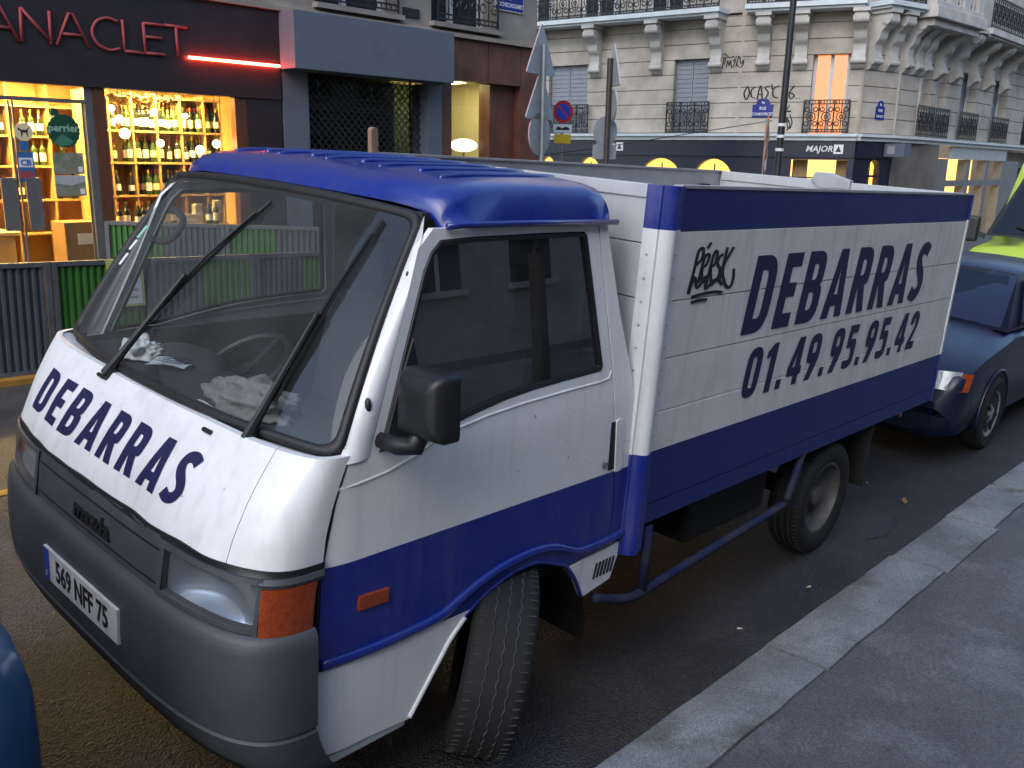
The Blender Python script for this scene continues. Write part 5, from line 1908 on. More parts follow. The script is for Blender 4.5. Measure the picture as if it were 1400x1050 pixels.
mb = MB(); mb.prism([(-.02, -1.4), (f.L + .02, -1.4), (f.L + .02, 2.098), (-.02, 2.098)], lambda a, b, d: f.p(a, d, b), -.15, .06, [[(1.62, .2), (3.2, .2), (3.2, 2.03), (1.62, 2.03)]])
mb.build('shopfront', 'navy_wood', hb, M=HI)
wz = hbox('shop_window', 'window_light', f, 1.5, 3.3, -.75, -.70, .2, 2.06)
for a, b in ((1.62, 2.05), (2.85, 3.2)):
    mb = MB(); f.box(mb, a, b, -.55, -.5, .2, 2.03); mb.build('drape', 'wood_shelf', wz)
mb = MB(); f.box(mb, 1.62, 3.2, -.10, -.06, 1.50, 1.54); mb.build('glazing_bar', 'navy_wood', wz)


def htext(f, u, z, out, s_, t_, m_, parent, **k):
    c = f.p(u, out, z)
    return text('lettering', t_, s_, m_, face_matrix(c, (f.d.x, f.d.y, 0), (0, 0, 1)), parent, **k)


for f, u, z_, lab in ((FC[1], 2.40, 2.33, 'MAJOR'), (FC[0], 3.45, 2.36, 'MAJOR')):
    # the side whose "right" runs along the wall as seen from the street
    o = thing('shop_sign', 'small white MAJOR shop lettering on the navy fascia ' + ('over the lit square window' if f is FC[1] else 'behind the dark sign pole'), 'sign', None)
    htext(f, u, z_, .125, .24, lab, 'enamel_white', o, depth=.004, shear=.2, bold=.003)
    mb = MB(); mb.prism([(u + .40, z_ - .13), (u + .66, z_ - .13), (u + .66, z_ + .13), (u + .40, z_ + .13)], lambda a, b, d: f.p(a, d, b), .121, .128); mb.build('logo_square', 'enamel_white', o)
    mb = MB(); mb.prism([(u + .45, z_ - .08), (u + .61, z_ - .08), (u + .53, z_ + .09)], lambda a, b, d: f.p(a, d, b), .1285, .131); mb.build('logo_mark', 'navy_wood', o)
# projecting dark box sign, rough pier, lit corner shop
o = thing('box_sign', 'dark blue box sign projecting under the ledge at the building corner', 'sign', None)
f = FC[2]
mb = MB(); f.box(mb, 1.15, 1.45, .14, .8, 2.15, 2.52); f.box(mb, 1.25, 1.32, .121, .1399, 2.3, 2.38); mb.build('box', 'plaque_grey', o)
mb = MB(); f.box(mb, 1.14, 1.149, .25, .5, 2.22, 2.45); mb.build('panel', 'shutter', o)
hbox('stone_pier', 'stone_dark', FC[3], 0.0, 3.3, -.3, .08, -1.6, 2.57)
FC3 = FC[3]
f = FC[4]
mat('shop_grey', (.16, .17, .18), .6, n=4, amt=.2)
hbox('corner_shop_back', 'window_light', f, 3.2, 10.0, -1.2, -1.15, -1.2, 2.2)
hbox('corner_shop_sign', 'photo_sky', f, 3.4, 9.8, .0, .10, 2.15, 2.56)
for a, b in ((1.6, 3.3), (5.3, 5.7), (7.5, 7.9), (9.6, 11.8)):
    hbox('corner_shop_pier', 'shop_grey', f, a, b, -.25, .06, -1.6, 2.15)
hbox('corner_shop_transom', 'shop_grey', f, 3.3, 9.6, -.2, .03, 1.25, 1.45)
hbox('corner_shop_riser', 'shop_grey', f, 3.3, 9.6, -.2, .03, -1.6, -.6)

# plaques
def plaque(f, u, z_, w_, h_, lines, lab):
    o = thing('street_plaque', lab, 'street sign', None)
    mb = MB(); mb.prism(rpoly([(u - w_ / 2, z_ - h_ / 2), (u + w_ / 2, z_ - h_ / 2), (u + w_ / 2, z_ + h_ / 2), (u + w_ * .35, z_ + h_ / 2), (u + w_ * .25, z_ + h_ * .95, .06), (u - w_ * .25, z_ + h_ * .95, .06), (u - w_ * .35, z_ + h_ / 2), (u - w_ / 2, z_ + h_ / 2)]), lambda a, b, d: f.p(a, d, b), .002, .02)
    mb.build('plate', 'enamel_blue', o)
    for dz, t_, s_ in lines:
        htext(f, u, z_ + dz, .0215, s_, t_, 'enamel_white', o, depth=.002, bold=.002, xs=.9)


plaque(FC[1], .70, 3.40, .60, .36, [(.235, '9e', .10), (.07, 'RUE', .12), (-.09, 'CONDORCET', .11)], 'blue enamel street plaque beside the thin lamp post on the cream wall')
plaque(FC[2], .95, 3.36, .40, .36, [(.235, '9e', .10), (.07, 'RUE', .11), (-.09, 'TURGOT', .09)], 'blue enamel street plaque between the orange window and the corner windows')
# graffiti tags on the stone
def wall_tag(f, u0, z0, sx, sz, lines, w_=.05):
    return strokes('graffiti_tag', lines, 'marker_black', w_, lambda a, b, d: f.p(u0 + a * sx, .004 + d * 4, z0 + b * sz), None)


t1 = [[(0, .1), (.02, .6), (.1, .5), (.08, .1), (0, .1)], [(.14, 0), (.16, .7), (.24, .7), (.2, .3)], [(.3, .1), (.34, .6), (.4, .2), (.46, .6), (.5, .1)], [(.56, .5), (.66, .7), (.6, .2), (.5, .0)], [(.7, .1), (.8, .9), (.9, .3), (1.0, .6), (.95, .1), (.8, .1), (.7, .4)], [(.1, .9), (.2, 1.1), (.4, .8), (.6, .9)]]
tag(wall_tag(FC[0], 7.05 + .12, 4.62, .75, .38, t1), 'scrawled black graffiti tag high on the cream wall', 'graffiti')
t2 = [[(.06, .4), (.0, .2), (.05, 0), (.1, .2), (.06, .4)], [(.22, .38), (.14, .3), (.14, .1), (.22, .04)], [(.25, .0), (.30, .42), (.35, .0)], [(.27, .15), (.34, .15)], [(.46, .4), (.39, .34), (.45, .2), (.40, .02)], [(.5, .45), (.52, .3)], [(.64, .4), (.54, .3), (.55, .1), (.64, .04)], [(.7, .35), (.76, .4), (.70, .05), (.80, .05)], [(.92, .4), (.84, .2), (.86, .02), (.93, .1), (.86, .2)], [(.97, .02), (.98, .04)], [(1.02, .02), (1.03, .04)]]
tag(wall_tag(FC[1], .12, 3.72, 1.55, .95, t2, .03), 'black graffiti lettering OCAS on the cream wall above the plaque', 'graffiti')
t3 = [[(.1, .9), (.3, 1.0), (.2, .6), (.5, .95)], [(.0, .7), (.6, .72)], [(.1, .5), (.2, .1), (.35, .5), (.5, .1)], [(.4, .5), (.6, .2), (.45, .0)], [(.05, .3), (.5, .35)], [(.55, .6), (.7, .3), (.6, .05)]]
tag(wall_tag(FC[1], 1.18, 2.85, .55, .75, t3, .06), 'small black graffiti scribble between lamp post and orange window', 'graffiti')
# next building along the street
nb_ = thing('far_building', 'pale stone building beyond the corner building at the right edge', 'building', T(48, 9, -1.5))
MB().box(-8.05, 30, -.4, 8, -1, 17).build('wall', 'limestone', nb_)
for k in range(4):
    for j in range(4):
        w = MB(); w.box(-7 + k * 2.4, -5.8 + k * 2.4, -.46, -.405, 1.2 + j * 3.2, 3.4 + j * 3.2); w.build('window', 'dark_room', nb_)
for j in range(3):
    railing(MB(), (-7.5, -.95), (3, -.95), 4.2 + j * 3.2, 5.1 + j * 3.2, .034).build('balcony_railing', 'iron', nb_)
    MB().box(-7.8, 3.2, -1.05, -.4, 4.0 + j * 3.2, 4.2 + j * 3.2).build('balcony_slab', 'limestone_pale', nb_)

# buildings on the near side, behind the photographer (seen in the glass and shading the pavement)
nbk = thing('near_building', 'grey stone apartment house on the near pavement mirrored in the truck windows', 'building', T(5, -11.5, 0))
mat('render_grey', (.48, .46, .42), .9, n=1.2, amt=.3)
MB().box(-35, 60, -6, 0, -3, 3.6).build('ground_floor', 'render_grey', nbk)
MB().box(-35, 60, -6, -.05, 3.75, 13).build('upper_wall', 'render_grey', nbk)
MB().box(-35, 60, -6, .25, 3.6, 3.75).build('string_course', 'limestone_pale', nbk)
for k in range(-6, 12):
    for j in range(4):
        x_ = k * 2.6
        z0_ = .6 if j == 0 else 1.0 + j * 3.2
        w = MB().box(x_ - .6, x_ + .6, -.02, .03, z0_, z0_ + 2.1).build('window', 'car_glass' if False else 'dark_room', nbk)
        MB().box(x_ - .7, x_ + .7, .031, .12, z0_ - .12, z0_ - .01).build('window_sill', 'limestone_pale', w)
        MB().box(x_ - .04, x_ + .04, .031, .06, z0_, z0_ + 2.1).build('window_frame', 'white_frame', w)
# bare street tree on the near pavement
mat('bark', (.055, .045, .035), .9, n=12, amt=.4, bump=.006, bscale=30)


def bare_tree(loc, seed, label):
    o = thing('street_tree', label, 'tree', T(*loc))
    rr = random.Random(seed)
    trunk = MB().tube([(0, 0, -.1), (.02, .01, .7), (0, .03, 1.5)], [.10, .075, .065], 10)
    trunk.build('trunk', 'bark', o, smooth='all')
    br = MB()

    def grow(p, d, l_, r_, k):
        q = p
        P = [q]
        for i in range(4):
            d = (d + Vector((rr.uniform(-.2, .2), rr.uniform(-.2, .2), rr.uniform(-.05, .18)))).normalized()
            q = q + d * l_ / 4
            P.append(q)
        br.tube(P, [lerp(r_, r_ * .55, i / 4) for i in range(5)], 6 if k > 2 else 4)
        if k > 0:
            for i in range(3 if k > 1 else 4):
                b_ = P[rr.choice((2, 3, 4))]
                nd = (d + Vector((rr.uniform(-.9, .9), rr.uniform(-.9, .9), rr.uniform(-.1, .6)))).normalized()
                grow(b_, nd, l_ * rr.uniform(.55, .8), r_ * .52, k - 1)
    for a in range(4):
        t = a * 1.6 + rr.uniform(-.3, .3)
        grow(Vector((0, .03, 1.45)), Vector((cos(t) * .7, sin(t) * .7, .9)).normalized(), 1.5, .045, 3)
    br.build('crown', 'bark', o, smooth='all')


bare_tree((4.6, -4.0, .0), 4, 'bare young street tree on the near pavement mirrored in the side window')
bare_tree((-5.5, -3.2, .2), 9, 'bare street tree further up the near pavement behind the photographer')

# ------------------------------------------------------------------ hoarding, signs, poles
mat('hoard_grey', (.085, .090, .105), .55, n=5, amt=.25)
mat('hoard_green', (.045, .16, .026), .55, n=5, amt=.25)
mat('hoard_rail', (.13, .135, .145), .5, .3, n=8, amt=.3)
mat('hoard_foot', (.42, .20, .025), .7, n=7, amt=.3)
mat('notice_yellow', (.42, .45, .14), .7)


def sheet_metal(mb, x0, x1, z0, z1, pitch=.062, dep=.022):
    n = max(2, round((x1 - x0) / pitch))
    P = []
    for i in range(n):
        a = x0 + (x1 - x0) * i / n; w = (x1 - x0) / n
        P += [(a, 0), (a + w * .38, 0), (a + w * .5, -dep), (a + w * .88, -dep)]
    P.append((x1, 0))
    mb.grid([[(a, b, z0) for a, b in P], [(a, b, z1) for a, b in P]])


def hoarding(loc, rz, L_, secs, label, tilt=-.028, h=1.0, feet=True):
    M_ = Matrix.Translation(loc) @ Matrix.Rotation(rz, 4, 'Z') @ Matrix.Rotation(-tilt, 4, 'Y')
    o = thing('site_hoarding', label, 'hoarding', M_, 'corrugated site hoarding panels')
    for a, b, m in secs:
        mb = MB(); sheet_metal(mb, a, b, .08, h - .035)
        mb.build('corrugated_sheet', m, o)
    MB().box(0, L_, -.035, .025, h - .04, h).build('top_rail', 'hoard_rail', o)
    MB().box(0, L_, -.035, .025, .05, .085).build('bottom_rail', 'hoard_rail', o)
    for a in (0, L_ - .045):
        MB().box(a, a + .045, -.04, .03, .0, h + .0).build('post', 'hoard_rail', o)
    if feet:
        MB().box(-.02, L_ + .02, -.14, .10, -.04, .05).build('foot_beam', 'hoard_foot', o, bevel=.01)
    return o


G_, N_ = 'hoard_green', 'hoard_grey'
hoarding((-.02, 5.5, .02), 0, 1.95, [(.05, 1.9, N_)], 'grey corrugated hoarding panel left of the truck windscreen')
hoarding((1.94, 5.5, -.035), 0, 1.95, [(.05, .80, G_), (.80, 1.38, N_), (1.38, 1.9, G_)], 'green and grey hoarding panel with the yellow notice seen through the windscreen')
hoarding((3.90, 5.5, -.09), 0, 1.95, [(.05, .55, N_), (.55, .80, G_), (.80, 1.9, N_)], 'grey hoarding panel seen through the middle of the windscreen')
hoarding((-1.98, 5.5, .075), 0, 1.95, [(.05, 1.2, N_), (1.2, 1.9, G_)], 'grey and green hoarding panel at the far left end of the row')
dv = Vector((4.95 - 3.35, 6.25 - 7.65)).normalized()
rzb = math.atan2(dv.y, dv.x)
hoarding((3.35, 7.65, .12), rzb, 1.3, [(.05, .62, G_), (.62, 1.25, N_)], 'hoarding panel standing at an angle in front of the wine shop window', -.02, 1.02, False)
hoarding((3.35 + dv.x * 1.31, 7.65 + dv.y * 1.31, .095), rzb, 1.3, [(.05, .55, G_), (.55, 1.25, N_)], 'angled hoarding panel nearer the street behind the first row', -.02, 1.02, False)
o = thing('paper_notice', 'yellow bordered printed notice fixed to the green hoarding panel', 'notice', T(2.56, 5.452, .52))
MB().box(-.14, .19, -.004, 0, -.0, .43).build('backing', 'notice_yellow', o)
MB().box(-.06, .165, -.007, -.0045, .02, .385).build('sheet', 'paper', o)
for k, (s_, t_) in enumerate(((.05, 'RUE'), (.038, 'ROCHECHOUART'), (.038, 'TRAVAUX'), (.03, 'DU 12 JANVIER'), (.03, 'AU 27 FEVRIER'))):
    text('lettering', t_, s_, 'ink_blue', face_matrix((.055, -.0078, .345 - k * .066), (1, 0, 0), (0, 0, 1)), o, depth=.0004, xs=.72)

mat('sign_back', (.36, .385, .42), .5, .15, n=7, amt=.2)
mat('sign_pole_grey', (.25, .27, .29), .45, .4, n=7, amt=.2)
mat('sign_pole_brown', (.05, .035, .03), .5, n=7, amt=.3)
mat('sign_red', (.50, .02, .02), .35)
mat('sign_blue', (.02, .06, .42), .35)
mat('sign_yellow', (.60, .42, .02), .45)
mat('sign_orange', (.55, .16, .02), .45, n=8, amt=.2)


def disc(o, name, m, c, r, face, d0, d1, n=28):
    """round plate facing direction `face` (plan angle) from depth d0 to d1"""
    nx, ny = cos(face), sin(face)
    tx, ty = -ny, nx
    MB().prism([(r * cos(2 * pi * k / n), r * sin(2 * pi * k / n)) for k in range(n)], lambda a, b, d: (c[0] + tx * a + nx * d, c[1] + ty * a + ny * d, c[2] + b), d0, d1).build(name, m, o)


def plate(o, name, m, c, pts, face, d0, d1):
    nx, ny = cos(face), sin(face)
    tx, ty = -ny, nx
    MB().prism(pts, lambda a, b, d: (c[0] + tx * a + nx * d, c[1] + ty * a + ny * d, c[2] + b), d0, d1).build(name, m, o)


def tri(s_):
    return rpoly([(-s_ / 2, -s_ * .29, .05), (s_ / 2, -s_ * .29, .05), (0, s_ * .577, .05)], 3)


# grey pole with two warning triangles and a disc, seen from behind
bz = zroad(7.5, 4.85)
o = thing('traffic_sign_pole', 'grey pole with two triangular signs above a round sign, all seen from behind', 'traffic sign', T(7.50, 4.82, bz))
MB().lathe([(.03, 0), (.03, 3.2 - bz)], 12).build('pole', 'sign_pole_grey', o, smooth=40)
fc_ = radians(43 + 58)
for z_, kind in ((3.06, 'tri'), (2.55, 'tri'), (2.18, 'disc')):
    if kind == 'tri':
        plate(o, 'sign_plate', 'sign_back', (0, 0, z_ - bz), tri(.68), fc_, .034, .05)
        plate(o, 'sign_face', 'sign_red', (0, 0, z_ - bz), tri(.68), fc_, .0505, .054)
    else:
        disc(o, 'sign_plate', 'sign_back', (0, 0, z_ - bz), .25, fc_, .034, .05); disc(o, 'sign_face', 'sign_red', (0, 0, z_ - bz), .25, fc_, .0505, .054)
# no-parking sign facing the camera
bz = zroad(13.3, 9.4)
o = thing('no_parking_sign', 'round blue and red no parking sign with a yellow panel below on a thin pole', 'traffic sign', T(13.32, 9.46, bz))
MB().lathe([(.03, 0), (.03, 2.95 - bz)], 10).build('pole', 'sign_pole_grey', o, smooth=40)
fc_ = radians(43 + 180 + 22)
cz_ = 2.82 - bz
disc(o, 'sign_plate', 'sign_red', (0, 0, cz_), .215, fc_, .032, .045)
disc(o, 'blue_field', 'sign_blue', (0, 0, cz_), .155, fc_, .0455, .05)
plate(o, 'red_slash', 'sign_red', (0, 0, cz_), [(-.12, .10), (-.10, .12), (.12, -.10), (.10, -.12)], fc_, .0505, .053)
plate(o, 'tow_panel', 'enamel_white', (0, 0, cz_ - .33), [(-.20, -.07), (.20, -.07), (.20, .09), (-.20, .09)], fc_, .032, .045)
plate(o, 'tow_truck_mark', 'marker_black', (0, 0, cz_ - .33), [(-.15, -.02), (-.13, .04), (-.05, .04), (-.04, .01), (.03, .03), (.06, .05), (.14, .02), (.15, -.02)], fc_, .0455, .048)
plate(o, 'yellow_panel', 'sign_yellow', (0, 0, cz_ - .52), [(-.18, -.09), (.18, -.09), (.18, .09), (-.18, .09)], fc_, .032, .045)
# brown pole with signs seen nearly edge-on
bz = zroad(10.6, 6.25) 
o = thing('brown_sign_pole', 'dark brown pole with thin edge-on signs and round sign backs in mid street', 'traffic sign', T(10.62, 6.24, bz))
MB().lathe([(.045, 0), (.045, 3.40 - bz)], 12).build('pole', 'sign_pole_brown', o, smooth=40)
f1 = radians(43 - 78)
plate(o, 'sign_plate', 'sign_back', (0, 0, 3.20 - bz), tri(.75), f1, .05, .066); plate(o, 'sign_face', 'enamel_white', (0, 0, 3.20 - bz), tri(.75), f1, .0665, .07)
disc(o, 'sign_plate', 'sign_back', (0, 0, 2.72 - bz), .24, f1, .05, .066); disc(o, 'sign_face', 'enamel_white', (0, 0, 2.72 - bz), .24, f1, .0665, .07)
f2 = radians(43 + 30)
disc(o, 'sign_plate', 'sign_back', (0, 0, 2.33 - bz), .225, f2, .05, .066)
plate(o, 'sign_plate', 'sign_back', (0, 0, 2.02 - bz), rpoly([(-.22, -.11, .03), (.22, -.11, .03), (.22, .11, .03), (-.22, .11, .03)]), f2, .05, .064)
# slim dark lamp post
bz = zroad(17, 6.7)
o = thing('lamp_post', 'tall slim dark post with white bands in front of the cream building', 'post', T(17.0, 6.66, bz) @ Matrix.Rotation(radians(1.2), 4, 'Y'))
MB().lathe([(.11, 0), (.11, 1.0), (.075, 1.05), (.075, 2.6), (.055, 9)], 12).build('shaft', 'iron', o, smooth=40)
for z_ in (1.55, 1.82, 2.05):
    MB().lathe([(.085, z_ + 1.05), (.085, z_ + 1.11)], 12).build('band', 'enamel_white', o)
MB().box(-.12, .5, -.1, .1, 9, 9.15).build('lantern', 'iron', o, bevel=.02)
# orange works signs, edge-on, with a red ring below
bz = zroad(16, 6.45)
o = thing('roadworks_sign_pole', 'orange roadworks triangles above a small red ringed disc on a thin pole', 'traffic sign', T(16.03, 6.45, bz))
MB().lathe([(.022, 0), (.022, 2.75 - bz)], 8).build('pole', 'sign_pole_grey', o, smooth=40)
f3 = radians(43 + 180 + 66)
for z_ in (2.50, 2.12):
    plate(o, 'sign_plate', 'sign_orange', (0, 0, z_ - bz), tri(.62) if z_ > 2.3 else tri(.55), f3, .024, .036)
    plate(o, 'sign_mark', 'marker_black', (0, 0, z_ - bz), [(-.06, -.10), (.06, -.10), (.03, .12), (-.03, .12)], f3, .0365, .039)
disc(o, 'sign_plate', 'sign_red', (0, 0, 1.86 - bz), .17, f3, .024, .036)
disc(o, 'sign_face', 'enamel_white', (0, 0, 1.86 - bz), .115, f3, .0365, .039)
# thin cable across the side street
o = MB().tube([(10.9, 8.0, 1.95), (12.5, 8.0, 2.1), (16.8, 6.75, 2.75)], .008, 5).build('overhead_cable', 'iron')
tag(o, 'thin dark cable slung from the lamp post across the shopfront', 'cable')

# ------------------------------------------------------------------ other vehicles (street frame)
paint_bands('navy_car_paint', [(0, (.004, .007, .030))], dirt=.06, dirtcol=(.02, .02, .03), rough=.3, coat=.25)
paint_bands('lime_van_paint', [(0, (.42, .60, .04))], dirt=.1, rough=.35)
paint_bands('teal_car_paint', [(0, (.010, .085, .20))], dirt=.15, rough=.3, coat=.5)
mat('car_plastic', (.02, .021, .024), .55)
mat('dull_reflector', (.30, .32, .34), .3, .5, bump=.003, bscale=30)


def loft_body(secs, name, m, parent, smooth=45, cap=True):
    """secs: [(x, [(y,z)...half outline bottom to top centre])] mirrored"""
    rows = []
    for x_, h in secs:
        r = [(x_ + (p[2] if len(p) > 2 else 0), -p[0], p[1]) for p in h] + [(x_ + (p[2] if len(p) > 2 else 0), p[0], p[1]) for p in h[::-1] if p[0] > 1e-6]
        rows.append(r)
    mb = MB().grid(rows)
    if cap:
        mb.poly(rows[0]); mb.poly(rows[-1])
    return mb.build(name, m, parent, smooth=smooth)


def carwheel(o, x_, y_, r, w, s):
    M_ = Matrix.Translation((x_, y_, r)) @ Matrix.Rotation(0 if s < 0 else pi, 4, 'Z')
    ty = MB().lathe([(r * .62, -w * .45), (r * .9, -w * .52), (r * .98, -w * .42), (r, -w * .3), (r, w * .3), (r * .98, w * .42), (r * .9, w * .52), (r * .62, w * .45)], 32, (0, 0, 0), 'y', cap=False).build('wheel', 'tyre', o, smooth=35, M=M_)
    MB().lathe([(r * .64, -w * .46), (r * .58, -w * .40), (r * .5, -w * .36), (.05, -w * .44), (.002, -w * .44)], 28, (0, 0, 0), 'y', cap=False).build('hub_cap', 'alu', ty, smooth=40)
    for k in range(7):
        t = 2 * pi * k / 7
        MB().box(-.012, .012, -w * .47, -w * .41, r * .2, r * .52).build('slot', 'tyre', ty, M=Matrix.Rotation(t, 4, 'Y'))


# dark blue hatchback parked behind the truck
car = thing('parked_car', 'dark navy hatchback parked close behind the truck', 'car', MT @ T(5.50, .02, 0))
LOWER = []
def sec(hw_, zlow, zbelt, ztop, crown=.0, xo=0.0):
    return [(0.001, zlow, 0), (hw_ * .8, zlow, 0), (hw_ * .97, zlow + .06, 0), (hw_, zlow + .18, 0), (hw_ * 1.0, zbelt - .12, 0), (hw_ * .985, zbelt - .03, 0), (hw_ * .93, zbelt + .0, 0), (hw_ * .75, ztop - .012, 0), (hw_ * .4, ztop + crown * .7, 0), (0.0, ztop + crown, 0)]


secs = [(.0, sec(.66, .22, .47, .51)), (.025, sec(.74, .17, .57, .60)), (.075, sec(.79, .16, .66, .675)), (.17, sec(.81, .16, .72, .74, .01)), (.45, sec(.815, .17, .80, .825, .02)), (.80, sec(.82, .18, .86, .895, .02)), (1.06, sec(.82, .18, .90, .945, .02)), (1.5, sec(.82, .18, .91, .95, .02)), (2.5, sec(.82, .18, .92, .95, .02)), (3.3, sec(.81, .2, .93, .96, .02)), (3.7, sec(.76, .24, .90, .94))]
low = lambda z: z if z < .5 else .5 + (z - .5) * .86
secs = [(x_, [(p[0], low(p[1])) for p in h]) for x_, h in secs]
loft_body(secs, 'body', 'navy_car_paint', car)
cab_ = [(1.02, [(.0, .93), (.70, .925), (.755, .92), (.70, .955), (.4, .975), (0, .98)]), (1.60, [(.0, .93), (.76, .92), (.775, .93), (.60, 1.375), (.4, 1.40), (0, 1.415)]), (2.2, [(.0, .93), (.76, .92), (.775, .93), (.60, 1.40), (.4, 1.43), (0, 1.44)]), (3.1, [(.0, .93), (.76, .92), (.775, .93), (.585, 1.36), (.4, 1.39), (0, 1.40)]), (3.55, [(.0, .93), (.70, .92), (.715, .93), (.66, .98), (.4, 1.0), (0, 1.01)])]
cab_ = [(x_, [(p[0], low(p[1])) for p in h]) for x_, h in cab_]
loft_body(cab_, 'cabin', 'navy_car_paint', car)
# windscreen of the hatchback
def cws(s_, t, off):
    hw_ = lerp(.675, .545, t)
    e = s_ * s_
    return Vector((lerp(1.07 + .05 * e, 1.56 + .03 * e, t) , hw_ * s_, low(lerp(.99 - .012 * e, 1.375 - .015 * e, t)))) + Vector((-.62, 0, .78)) * off


wsn = MB().grid([[cws(lerp(-1, 1, i / 10), t, .018) for i in range(11)] for t in (.06, .35, .65, .95)])
wo = wsn.build('windscreen', 'car_glass', car, smooth='all')
MB().grid([[cws(lerp(-1.06, 1.06, i / 10), t, .012) for i in range(11)] for t in (-.02, .35, .65, 1.02)]).build('windscreen_seal', 'black_plastic', wo, smooth='all')
for s_ in (-1, 1):
    MB().prism([(1.28, .96), (1.66, 1.32), (2.25, 1.345), (2.3, .97)], lambda a, b, d: (a, s_ * (.785 - (b - .93) * .37 + d), low(b)), .0, .008).build('side_window', 'car_glass', car)
    MB().prism([(2.36, .97), (2.31, 1.345), (2.95, 1.31), (3.25, .98)], lambda a, b, d: (a, s_ * (.785 - (b - .93) * .37 + d), low(b)), .0, .008).build('side_window', 'car_glass', car)
    # headlight with orange corner
    def cf(u, z, off):  # u 0 inner .. 1 outer round the corner
        yy = lerp(.36, .80, u); 
        xx = .004 + .12 * max(0, u) ** 4 + (z - .53) * .48
        return (xx - off * .8, s_ * (yy + off * .5 * u), z)
    hd = MB().grid([[cf(u / 8, lerp(.545, .675 - .02 * (1 - u / 8), t), .030) for u in range(8)] for t in (0, .33, .66, 1)]).build('headlight', 'dull_reflector', car, smooth='all')
    MB().grid([[cf(u / 8, lerp(.545, .675 - .02 * (1 - u / 8), t), .036) for u in range(8)] for t in (0, .33, .66, 1)]).build('lens', 'clear_lens', hd, smooth='all')
    MB().grid([[cf(u / 8 + .001, lerp(.545, .675 - .01 * u / 8, t), .036) for u in (7.02, 7.25, 7.5, 7.75, 8)] for t in (0, .33, .66, 1)]).build('indicator', 'orange_lens', car, smooth='all')
    carwheel(car, .78, s_ * .755, .28, .165, s_)
    carwheel(car, 3.15, s_ * .755, .28, .165, s_)
    mb = MB().tube([(.78 + .335 * cos(t), s_ * .822, .28 + .335 * sin(t)) for t in [lerp(-.3, pi + .3, i / 14) for i in range(15)]], .012, 6)
    mb.build('wheel_arch', 'navy_car_paint', car, smooth='all')
    MB().prism([(.78 + .325 * cos(t), .28 + .325 * sin(t)) for t in [lerp(-.35, pi + .35, i / 14) for i in range(15)]], lambda a, b, d: (a, s_ * (.8 + d), b), .0, .0225).build('arch_gap', 'tyre', car)
    dm = MB(); dm.sphere((1.42, s_ * .89, .93), .09, 10, 8, .6, 1.1, .7); dm.build('door_mirror', 'car_plastic', car, smooth='all')
rows = []
for z_, o_ in ((.30, .02), (.34, .035), (.44, .045), (.50, .04), (.53, .015)):
    rows.append([( (.03 + .28 * abs(y_ / .82) ** 3.4) - o_, y_, z_) for y_ in [lerp(-.815, .815, i / 20) for i in range(21)]])
MB().grid(rows).build('bumper', 'car_plastic', car, smooth=50)
MB().box(-.012, .0, -.26, .26, .36, .46).build('number_plate', 'plate_white', car)
for k, y_ in enumerate((-.35, .12)):
    MB().tube([cws(y_ - .1, -.02, .03), cws(y_ + .55 + .1 * k, .06, .03)], .008, 5).build('wiper', 'black_plastic', wo)
for y_ in (-.25, .25):
    MB().sphere((.70, y_, .852), .012, 6, 4).build('washer_jet', 'black_plastic', car)
MB().box(1.575, 1.60, -.02, .02, 1.285, 1.32).build('aerial_base', 'black_plastic', car)
MB().tube([(1.60, 0, 1.31), (1.72, 0, 1.46)], .004, 5).build('aerial', 'black_plastic', car)
mat('tree_freshener', (.55, .16, .08), .7)
o = MB().prism([(-.03, -.05), (.03, -.05), (.012, -.03), (.035, -.02), (.015, .005), (.03, .012), (0, .06), (-.03, .012), (-.015, .005), (-.035, -.02), (-.012, -.03)], lambda a, b, d: (d, a, b), 0, .006).build('air_freshener', 'tree_freshener', None, M=MT @ T(5.50 + 1.17, .28, 1.06, 0, 1.3))
tag(o, 'small red tree shaped card at the navy car windscreen', 'air freshener')

# lime yellow van further back
van = thing('parked_van', 'lime yellow van parked behind the navy car at the right edge', 'van', MT @ T(10.35, .0, 0))
vs_ = [(.0, [(.0, .25), (.80, .25), (.88, .40), (.90, .7), (.86, .86), (.4, .90), (0, .91)]), (.12, [(.0, .22), (.86, .22), (.93, .40), (.95, .75), (.92, 1.0), (.4, 1.05), (0, 1.06)]), (.75, [(.0, .22), (.88, .22), (.95, .40), (.97, .8), (.95, 1.13), (.4, 1.20), (0, 1.21)]), (1.42, [(.0, .22), (.88, .22), (.95, .40), (.97, .8), (.955, 1.2), (.80, 2.05), (0, 2.10)]), (1.75, [(.0, .22), (.88, .22), (.95, .40), (.97, .8), (.955, 1.2), (.84, 2.28), (0, 2.36)]), (5.0, [(.0, .22), (.88, .22), (.95, .40), (.97, .8), (.955, 1.2), (.84, 2.30), (0, 2.38)])]
loft_body(vs_, 'body', 'lime_van_paint', van)
def vws(s_, t, off):
    hw_ = lerp(.80, .66, t)
    return Vector((lerp(.80 + .05 * s_ * s_, 1.42, t), hw_ * s_, lerp(1.27, 2.03, t) - .02 * s_ * s_)) + Vector((-.74, 0, .67)) * off
vw = MB().grid([[vws(lerp(-1, 1, i / 8), t, .100) for i in range(9)] for t in (.02, .35, .7, .98)]).build('windscreen', 'car_glass', van, smooth='all')
MB().grid([[vws(lerp(-1.05, 1.05, i / 8), t, .090) for i in range(9)] for t in (-.02, .35, .7, 1.02)]).build('windscreen_seal', 'black_plastic', vw, smooth='all')
